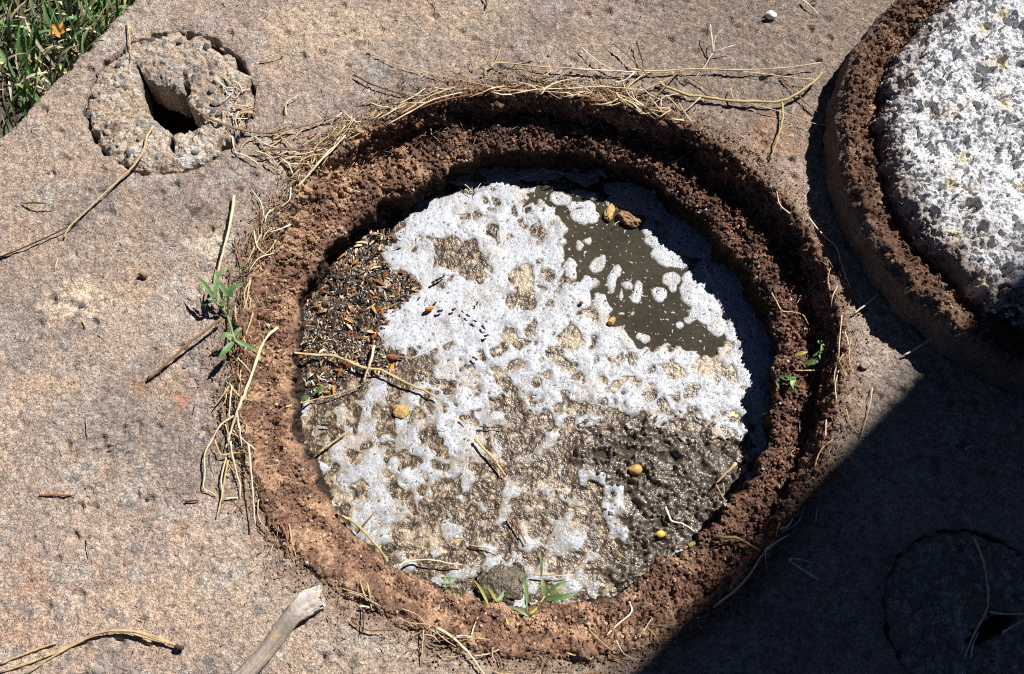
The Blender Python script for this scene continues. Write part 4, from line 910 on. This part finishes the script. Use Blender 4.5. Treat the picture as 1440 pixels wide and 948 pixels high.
# ------------------------------------------------------------------ plants
def leaf_vf(p0, p1, width, bend=0.0, up=.3, n=7):
    p0 = np.asarray(p0, float); p1 = np.asarray(p1, float); d = p1-p0; L = np.linalg.norm(d); sd = np.cross(d, (0, 0, 1)); sd /= np.linalg.norm(sd)+1e-9
    t = np.linspace(0, 1, n); mid = p0+d*t[:, None]; mid[:, 2] += up*L*np.sin(t*math.pi)*.5; mid += sd*(bend*L*np.sin(t*math.pi))[:, None]
    w = width*np.clip(np.sin(np.clip(t*.92+.12, 0, 1)*math.pi), .03, 1)**.8*(1-.25*t)
    V = np.stack([mid-sd*w[:, None], mid+np.array([0, 0, -.35])*w[:, None], mid+sd*w[:, None]], 1).reshape(-1, 3)
    i = np.arange(n-1)[:, None]*3; F = np.concatenate([i+np.array([0, 1, 4, 3]), i+np.array([1, 2, 5, 4])])
    return V, F
def weed(label, base, leaves, stems, scale=1.0):
    bx, by, bz = base; root = empty('weed', label, 'weed', (bx, by, bz))
    for st, r, mt in stems:
        me = tube_mesh('stem', [(pxpath(st, .002)-np.array(base), r, r*.6, 1)], M['leaf_'+mt]); link('stem', me, root)
    for (a, b, w, mt, bend) in leaves:
        q = pxpath([a, b], .002)
        v, f = leaf_vf(q[0]-np.array(base), q[1]-np.array(base), w, bend); link('leaf', rawmesh('leaf', v, f, M['leaf_'+mt]), root)
def bpos(px, py):
    q = pxpath([(px, py)])[0]; return (float(q[0]), float(q[1]), float(q[2]))
weed('green weed with pointed leaves growing on the left lip', bpos(320, 444), [((300,419,26),(275,388,30),0.0030,'green',.05),((302,419,22),(303,378,28),0.0030,'pale',.05),((305,392,22),(322,377,26),0.0030,'pale',-.1),((320,416,22),(306,394,26),0.0032,'green',0),((319,420,20),(343,397,24),0.0036,'green',-.08),
    ((299,424,18),(283,432,14),0.0029,'dark',.1),((308,428,14),(320,424,16),0.0029,'green',.1),((328,472,16),(306,476,20),0.0040,'green',.1),((328,481,18),(305,506,24),0.0042,'green',-.06),((331,478,18),(364,493,20),0.0032,'green',.06),((330,468,14),(340,462,16),0.0029,'pale',0),((312,420,12),(311,400,22),0.0022,'dark',0)],
    [([(320,444,1),(312,434,10),(303,424,18),(292,410,24),(287,401,26)],.0016,'pale'),([(320,444,1),(321,425,14),(320,400,22)],.0013,'green'),([(320,444,1),(323,455,8),(328,470,14),(332,488,14)],.0018,'pale'),([(304,424,18),(304,400,24),(307,385,26)],.0012,'green')])
weed('green grassy weed sprouting from the bottom soil rim into the water', bpos(742, 868), [((766,838,18),(761,810,26),0.0034,'pale',.02),((761,812,24),(759,772,40),0.0017,'pale',.02),((766,838,18),(806,817,26),0.0020,'green',-.1),((768,842,16),(812,834,22),0.0038,'green',.05),((741,852,14),(733,806,32),0.0021,'green',.04),((686,849,8),(664,813,22),0.0019,'yellow',.02),((699,846,10),(684,824,18),0.0019,'yellow',0),
    ((698,846,10),(708,830,14),0.0025,'pale',.05),((742,866,8),(715,853,10),0.0022,'pale',.05),((738,862,8),(718,858,6),0.0019,'green',.05),((716,878,6),(711,868,8),0.0019,'yellow',0),((770,841,16),(800,822,26),0.0012,'yellow',-.05)],
    [([(741,868,1),(750,860,8),(758,850,14),(766,838,18)],.0022,'yellow'),([(742,866,1),(741,852,14)],.0014,'green')])
weed('small curled green weed at the lower left soil edge', bpos(634, 830), [((620,813,8),(643,814,9),.0022,'green',.05),((626,829,4),(644,824,8),.003,'green',.35),((627,830,4),(640,833,6),.0026,'pale',-.35)], [([(634,830,1),(630,824,5),(626,829,4)],.001,'green')])
weed('small green weed on the right soil ledge', bpos(1146, 506), [((1144,500,10),(1153,481,12),.0026,'green',.3),((1150,480,12),(1170,485,10),.0032,'pale',.1),((1157,507,8),(1151,498,10),.003,'green',0),((1157,507,6),(1159,496,10),.002,'pale',0),((1130,510,6),(1155,506,6),.004,'dark',.1),((1120,498,6),(1136,495,8),.003,'yellow',.05)], [([(1146,506,1),(1144,500,8),(1150,508,5)],.0011,'pale')])
weed('wilted weed with curled leaves hanging over the right shaft edge', bpos(1116, 536), [((1093,527,12),(1076,526,14),.0042,'pale',.05),((1096,529,10),(1122,530,8),.0036,'green',.15),((1088,556,8),(1122,548,6),.0036,'green',.1),((1088,556,8),(1079,546,10),.0022,'yellow',0),((1118,532,6),(1116,548,6),.0035,'pale',.2),((1098,532,8),(1096,548,8),.003,'dark',.2)], [([(1116,536,1),(1104,530,8),(1093,528,12)],.0012,'green')])
weed('small green sprig at the left edge of the water', bpos(434, 560), [((444,550,5),(458,544,8),.0042,'green',.05),((420,562,3),(434,556,8),.004,'green',.1),((425,566,3),(433,562,6),.003,'pale',0),((419,554,3),(427,550,6),.003,'dark',0)], [([(434,560,1),(428,560,4),(420,562,3)],.001,'green')])
weed('lone flat green blade on the concrete at the left edge', bpos(60, 288), [((34,286,1),(84,290,2),.0014,'dark',.03)], [([(30,285,1),(40,287,2)],.0008,'dark')])
# grass beside the slab
VV, FF, cc, b = [], [], [], 0
for k in range(10000):
    x = random.uniform(-.98, -.42) if k < 6000 else random.uniform(-1.5, -.3); y = random.uniform(.55, 1.25) if k < 6000 else random.uniform(.1, 1.9)
    if k >= 6000 and x > -.98 and .55 < y < 1.25: continue
    if edge_sdf(x, y) > -.004: continue
    dens_ = float(fbm(np.array(x*9), np.array(y*9), 3))
    if random.random() > .55+.6*dens_: continue
    kind = random.random(); hgt = random.uniform(.025, .085); a = random.gauss(.9, .9); ln_ = random.uniform(.02, .07)
    p0 = (x, y, -.062); p1 = (x+math.cos(a)*ln_, y+math.sin(a)*ln_, -.062+hgt)
    c = random.choice([(.09, .19, .05), (.13, .24, .07), (.2, .31, .12), (.06, .13, .035), (.24, .34, .16)]) if kind < .66 else random.choice([(.5, .4, .24), (.6, .52, .38), (.35, .25, .15), (.45, .42, .2)])
    if kind > .85: p0 = (x, y, -.05); p1 = (x+math.cos(a*3)*ln_, y+math.sin(a*3)*ln_, random.uniform(-.055, -.02))
    v, f = leaf_vf(p0, p1, random.uniform(.0012, .0036), random.uniform(-.15, .15), .35, 6); VV.append(v); FF.append(f+b); b += len(v); cc.append(np.tile(np.array(c)*random.uniform(.8, 1.2), (len(v), 1)))
M['grass'] = material('grass_blades', attr=True, rough=.5, spec=.4)
tag(link('grass', rawmesh('grass', np.concatenate(VV), np.concatenate(FF), M['grass'], np.concatenate(cc))), 'green and dry grass beside the diagonal slab edge', kind='stuff')
for lab, bx, by, lv in [('tall grass tuft leaning over the slab edge at the top', 150, 40, [((150,45),(108,10,30),.005,'pale'),((150,45),(137,-10,40),.004,'green'),((146,48),(140,20,30),.006,'pale'),((152,42),(182,8,26),.005,'pale'),((140,50),(88,28,30),.005,'green'),((122,55),(110,60,30),.004,'pale'),((148,44),(160,22,20),.003,'yellow')]),
        ('bright green grass tuft at the slab edge left of the small plug', 52, 135, [((52,138),(33,108,30),.005,'yellow'),((52,138),(53,100,34),.005,'green'),((50,140),(20,120,28),.005,'pale'),((50,140),(34,146,24),.005,'green'),((46,130),(71,154,10),.006,'green'),((52,136),(62,112,20),.004,'yellow')]),
        ('grass tuft with broad blades near the left edge', 28, 60, [((28,62),(0,32,40),.006,'pale'),((28,62),(52,56,34),.005,'green'),((30,60),(24,36,40),.006,'pale'),((30,62),(28,84,20),.004,'dark'),((44,70),(75,44,20),.004,'pale'),((60,58),(76,36,24),.005,'green')])]:
    x, y = (float(v) for v in P(bx, by, -.055)); root = empty('grass_tuft', lab, 'grass tuft', (x, y, -.06), 'grass tufts at the slab edge')
    for a, e, w_, mt in lv:
        ax, ay = (float(v) for v in P(a[0], a[1], -.055)); zt = (e[2]-45)/1000; ex, ey = (float(v) for v in P(e[0], e[1], zt))
        v, f = leaf_vf(np.array((ax, ay, -.055))-np.array((x, y, -.06)), np.array((ex, ey, zt))-np.array((x, y, -.06)), w_*.75, random.uniform(-.1, .1), .5, 9); link('leaf', rawmesh('leaf', v, f, M['leaf_'+mt]), root)
x, y = (float(v) for v in P(83, 46, -.03))
o = link('dry_leaf', None); o.location = (x, y, -.03); tag(o, 'orange dead leaf caught in the grass', 'leaf')
for k in range(5):
    a = k*1.3; v, f = leaf_vf((0, 0, 0), (.014*math.cos(a), .014*math.sin(a), .006), .004, .1); link('blade', rawmesh('blade', v, f, M['straw_orange']), o)

# ------------------------------------------------------------------ small loose things
def pebble(label, px, py, s, key, seed, flat=.6, lift=.4, cat='pebble', squash=1.0, rz=0):
    q = pxpath([(px, py)])[0]; o = link('pebble', stone_mesh('pebble', M[key], seed, flat, 3)); o.location = (q[0], q[1], q[2]+s*lift); o.scale = (s, s*squash, s); o.rotation_euler = (.2, .1, rz)
    return tag(o, label, cat)
pebble('white angular pebble on the concrete near the top edge', 1083, 23, .0085, 'stone_white', 1, .75, .5)
pebble('yellow ochre pebble sitting on the dark sludge', 893, 661, .0088, 'stone_ochre', 2)
pebble('small bright yellow pebble low on the sludge', 928, 752, .0062, 'stone_yellow', 3, .7)
pebble('pale grey pebble on the sunlit point right of the opening', 1216, 515, .0062, 'stone_pale', 4)
pebble('brown crumb with a hard shadow on the left concrete', 203, 388, .006, 'stone_pink', 5, .8, .6)
pebble('pale flat pebble below the pine needles at the bottom edge', 138, 942, .0065, 'stone_pale', 9, .35, .05)
pebble('orange lump stuck in the middle of the foam', 604, 436, .0065, 'straw_orange', 12, .6, .8, 'lump', .6, .5)
pebble('translucent yellow bit at the shore of the foam headland', 860, 452, .007, 'stone_ochre', 14, .5, .2, 'lump', .8, 1)
pebble('crimson speck on the foam lobe', 817, 427, .003, 'straw_russet', 15, .5, 1.2, 'speck')
pebble('brown leaf bit with a round end at the edge of the foam', 553, 503, .008, 'straw_russet', 16, .35, .4, 'leaf', .7)
for (px, py, L, a, lab) in [(611,427,8,-1.0,'dark seed husk just above the orange lump'),(617,436,10,-.2,'dark seed husk right of the orange lump'),(637,435,7,-.5,'dark seed alone on the foam right of the orange lump'),(649,440,4,.8,'round dark seed, upper left end of the trail of seeds'),(659,444,6,.6,'dark seed second in the trail of seeds on the foam'),(668,452,7,.3,'dark seed third in the trail of seeds on the foam'),
                     (680,461,9,.8,'long dark seed near the lower end of the trail of seeds'),(684,471,9,-.4,'dark seed at the lower end of the trail of seeds'),(668,505,10,.6,'dark seed husk at the lower edge of the thick foam'),(670,425,8,-1.2,'slim dark seed above the trail of seeds'),(621,392,20,-.55,'long dark sliver at the lower edge of the upper brown patch'),(610,396,10,-.55,'short dark sliver left of the long dark one'),
                     (540,458,9,.1,'round black husk at the left tip of the thick foam'),(566,500,10,.1,'dark husk below the left tip of the thick foam'),(459,598,17,-.05,'dark sliver lying on the pale foam at the lower left')]:
    L *= .8; px += random.uniform(-1.5, 1.5); py += random.uniform(-1.5, 1.5)
    p = pxpath([(px-math.cos(a)*L/2, py-math.sin(a)*L/2, 4.5), (px, py, 5.5), (px+math.cos(a)*L/2, py+math.sin(a)*L/2, 4.5)])
    o = link('seed', tube_mesh('seed', [(p, random.uniform(.0010, .0021), random.uniform(.0006, .0012), .7)], M['straw_black'])); tag(o, lab, 'seed')
def lump(px, py, rx, ry, h, rz, key, label, cat, seed):
    import bmesh
    bm = bmesh.new(); bmesh.ops.create_icosphere(bm, subdivisions=4, radius=1)
    co = np.array([v.co[:] for v in bm.verts]); d = 1+.30*fbm(co[:, 0]*1.6+seed, co[:, 1]*1.6, co[:, 2]*1.6, 4, .62)
    for v, q, k in zip(bm.verts, co, d): v.co = (q[0]*rx*k, q[1]*ry*k, max(q[2]*h*k, -.002))
    me = bpy.data.meshes.new('lump'); bm.to_mesh(me); bm.free(); me.materials.append(M[key])
    for p in me.polygons: p.use_smooth = True
    o = link('lump', me); q = pxpath([(px, py)])[0]; o.location = (q[0], q[1], q[2]); o.rotation_euler = (0, 0, rz); tag(o, label, cat)
lump(884, 308, .0165, .0085, .006, -.5, 'brown_lump', 'brown lump floating beside the yellow leaf at the shadow edge', 'lump', 3)
lump(857, 299, .0062, .0125, .0026, -.25, 'yellow_lump', 'crumpled yellow leaf floating between foam and brown lump', 'leaf', 8)
lump(396, 622, .0055, .0045, .003, .3, 'brown_lump', 'ochre clod lodged in the left soil slope', 'clod', 31)
lump(514, 829, .005, .0036, .002, 1.3, 'brown_lump', 'ochre clod set in the left part of the bottom soil rim', 'clod', 37)
lump(705, 824, .027, .023, .009, .3, 'mud_stone', 'rounded mud covered stone at the bottom edge of the water', 'stone', 14)
lump(564, 578, .010, .008, .0022, .3, 'yellow_lump', 'golden orange clump in the scum below the long yellow twig', 'clump', 21)
# grey piece of wood at the bottom edge
A = pxpath([(325,966,4),(348,945,4),(380,908,4),(400,880,5),(416,862,5),(432,848,4),(447,841,3)], .004)
path = catmull(A, 9); m = len(path); wd = np.interp(np.linspace(0, 1, m), [0, .3, .62, .8, .93, 1], [.0105, .0095, .0105, .0140, .0135, .0125])
tg = np.gradient(path, axis=0); tg /= np.linalg.norm(tg, axis=1)[:, None]; sd = np.cross(tg, (0, 0, 1)); sd /= np.linalg.norm(sd, axis=1)[:, None]; nn = np.cross(sd, tg)
na = 44; ang = np.arange(na)*2*math.pi/na; ring = np.stack([np.cos(ang), np.sin(ang)], 1); ring = np.sign(ring)*np.abs(ring)**.75
jag = 1+.07*perlin(np.arange(m)[:, None]*.23, ang[None]*1.9, 5)-.16*np.abs(perlin(np.cos(ang)[None]*4, np.sin(ang)[None]*4, np.arange(m)[:, None]*.06))
Vw = path[:, None]+(wd[:, None]*ring[None, :, 0]*jag)[..., None]*sd[:, None]+(wd[:, None]*.55*ring[None, :, 1]*jag)[..., None]*nn[:, None]
Vw[-1] += tg[-1]*(.004*RNG.normal(size=(na, 1))); cw = np.broadcast_to(np.array((.26, .215, .18)), (m, na, 3)).copy()
cw = mixc(cw, (.62, .57, .53), sstep(.55, .85, np.linspace(0, 1, m))[:, None]*np.ones((1, na))*.8); stre = perlin(ang[None]*2.5, np.arange(m)[:, None]*.05, 2); stre = stre+.8*perlin(np.cos(ang)[None]*9, np.sin(ang)[None]*9, np.arange(m)[:, None]*.08); cw = cw*(1+.5*stre)[..., None]
cw = mixc(cw, (.5, .36, .2), sstep(.3, .6, perlin(ang[None]*1.2+9, np.arange(m)[:, None]*.16, 7))*.5)
i = np.arange(m-1)[:, None]; k = np.arange(na)[None]; Fw = np.stack([i*na+k, i*na+(k+1) % na, (i+1)*na+(k+1) % na, (i+1)*na+k], -1).reshape(-1, 4)
o = link('wood_stick', rawmesh('wood_stick', np.concatenate([Vw.reshape(-1, 3), path[:1], path[-1:]]), [Fw, np.stack([np.arange(na), (np.arange(na)+1) % na, np.full(na, m*na)], 1)[:, ::-1], np.stack([(m-1)*na+np.arange(na), (m-1)*na+(np.arange(na)+1) % na, np.full(na, m*na+1)], 1)], M['wood'], np.concatenate([cw.reshape(-1, 3), cw[0, :1], cw[-1, :1]])))
tag(o, 'grey weathered wooden stick with a flattened pale end at the bottom edge', 'stick')
# floating chips at the left of the water
def chip_mesh(kind, mat, seed):
    rs = np.random.default_rng(seed); L = rs.uniform(.0028, .0075); w_ = L*rs.uniform(.10, .42)
    n = 5; t_ = np.linspace(-1, 1, n); top_ = []
    for tt_ in t_:
        ww = w_*(1-.75*abs(tt_)**(1.5+2*kind))*rs.uniform(.75, 1.15)
        for s_ in (-1, 1): top_.append((tt_*L, s_*ww, .0012*(1-tt_*tt_)+rs.uniform(-.0003, .0003)))
    V_ = np.array(top_); B_ = V_.copy(); B_[:, 2] -= .0007; V_ = np.concatenate([V_, B_]); m_ = 2*n; F_ = []
    for q in range(n-1):
        a = 2*q; F_ += [(a, a+2, a+3, a+1), (m_+a, m_+a+1, m_+a+3, m_+a+2), (a, m_+a, m_+a+2, a+2), (a+1, a+3, m_+a+3, m_+a+1)]
    F_ += [(0, 1, m_+1, m_), (m_-2, 2*m_-2, 2*m_-1, m_-1)]
    return rawmesh('wood_chip', V_, np.array(F_), mat, None, False)
for k_ in ('brown', 'orange', 'dark', 'tan', 'russet', 'white', 'black', 'pale'):
    M['chip_'+k_] = M['straw_'+k_].copy(); M['chip_'+k_].name = 'wet_chip_'+k_; M['chip_'+k_].node_tree.nodes['Principled BSDF'].inputs['Roughness'].default_value = .35
CM = [chip_mesh(k % 3, M['chip_'+c], 100+7*k+i) for i, c in enumerate(('brown', 'orange', 'dark', 'tan', 'russet', 'dark', 'dark', 'black', 'pale', 'brown', 'black', 'russet')) for k in range(4)]
chp = np.array(CHIP, float); c_ = 0
GRP = dict(group='wood chips floating at the left')
while c_ < 285:
    px, py = random.uniform(405, 592), random.uniform(322, 560)
    d = float(polysdf(np.array([px]), np.array([py]), chp)[0])
    if d < (-1 if random.random() < .9 else -12): continue
    x, y = (float(v) for v in P(px, py, Z_WATER+.004))
    if math.hypot(x-CX, y-CY) > float(R2(math.atan2(y-CY, x-CX)))+.004: continue
    o = link('wood_chip', CM[random.randrange(len(CM))]); o.location = (x, y, Z_WATER+random.uniform(.002, .006)); o.rotation_euler = (random.gauss(0, .5), random.gauss(0, .4), random.uniform(0, 6.3)); s = random.uniform(.6, 1.25); o.scale = (s, s, s)
    tag(o, 'small wood chip floating among dark debris at the left of the water', 'wood chip', GRP['group']); c_ += 1
def place_bits(n):
    pts = []
    while len(pts) < n:
        px, py = RNG.uniform(405, 592), RNG.uniform(322, 560)
        if polysdf(np.array([px]), np.array([py]), chp)[0] > -4: pts.append((px, py))
    pts = np.array(pts); x, y = P(pts[:, 0], pts[:, 1], Z_WATER+.002)
    pal = np.array([(.03, .022, .018), (.02, .016, .014), (.16, .08, .04), (.4, .24, .1), (.06, .04, .03), (.6, .52, .42), (.28, .12, .05)])
    return np.stack([x, y, Z_WATER+RNG.uniform(.001, .0035, n)], 1), RNG.uniform(.0007, .0022, n), pal[RNG.integers(0, 7, n)]
o = crumbs(2600, place_bits, None, None, 'debris_bits', M['debris'], None); tag(o, 'dark crumbly debris floating between the wood chips', kind='stuff')

V_, F_, b, cc = [], [], 0, []
sh = 0
while sh < 1300:
    px, py = random.uniform(405, 592), random.uniform(322, 560)
    if float(polysdf(np.array([px]), np.array([py]), chp)[0]) < -5: continue
    x, y = (float(v) for v in P(px, py, Z_WATER+.003)); a = random.uniform(0, 6.3); L = random.uniform(.0015, .0045); w_ = random.uniform(.0003, .0011); z = Z_WATER+random.uniform(.0015, .005); dz_ = random.uniform(-.001, .001)
    d_ = np.array((math.cos(a), math.sin(a), 0)); n_ = np.array((-d_[1], d_[0], random.uniform(-.5, .5))); c0 = np.array((x, y, z))
    q = [c0-d_*L-(0, 0, dz_), c0+n_*w_, c0+d_*L+(0, 0, dz_), c0-n_*w_, c0-(0, 0, .0006)]
    V_ += q; F_ += [(b, b+3, b+1), (b+1, b+3, b+2), (b, b+1, b+4), (b+1, b+2, b+4), (b+2, b+3, b+4), (b+3, b, b+4)]; b += 5; sh += 1
    cc += [np.array(random.choice([(.03, .022, .018), (.016, .013, .012), (.24, .11, .05), (.42, .2, .07), (.5, .38, .22), (.66, .6, .5), (.12, .06, .035), (.05, .035, .025)]))*random.uniform(.7, 1.2)]*5
tag(link('wood_shards', rawmesh('wood_shards', np.array(V_), np.array(F_), M['debris'], np.array(cc), False)), 'fine shards of wood and husk floating at the left of the water', kind='stuff')

# ------------------------------------------------------------------ the house whose corner throws the big shadow from the right
az = SUN_AZ; s0 = np.array(P(870, 948)); s1 = np.array(P(1290, 519)); shd = (s1-s0)/np.linalg.norm(s1-s0)
cor = s0+shd*2.55; perp = np.array((shd[1], -shd[0]))
hs = empty('house', 'house wall standing to the right of the slab and shading it', 'house', (float(cor[0]), float(cor[1]), 0)); hs.rotation_euler = (0, 0, math.atan2(perp[1], perp[0]))
def box(name, x0, x1, y0, y1, z0, z1, mat, parent):
    v = [(x, y, z) for x in (x0, x1) for y in (y0, y1) for z in (z0, z1)]
    return link(name, rawmesh(name, v, np.array([(0, 1, 3, 2), (4, 6, 7, 5), (0, 4, 5, 1), (2, 3, 7, 6), (0, 2, 6, 4), (1, 5, 7, 3)]), mat, None, False), parent)
box('wall', 0, 9, 0, 6, 0, 6.2, M['wall'], hs); box('plinth', -.0, 9, -.02, 0, 0, .3, M['plinth'], hs)
box('roof', 0.0, 9, .0, 6, 6.2, 6.5, M['plinth'], hs)
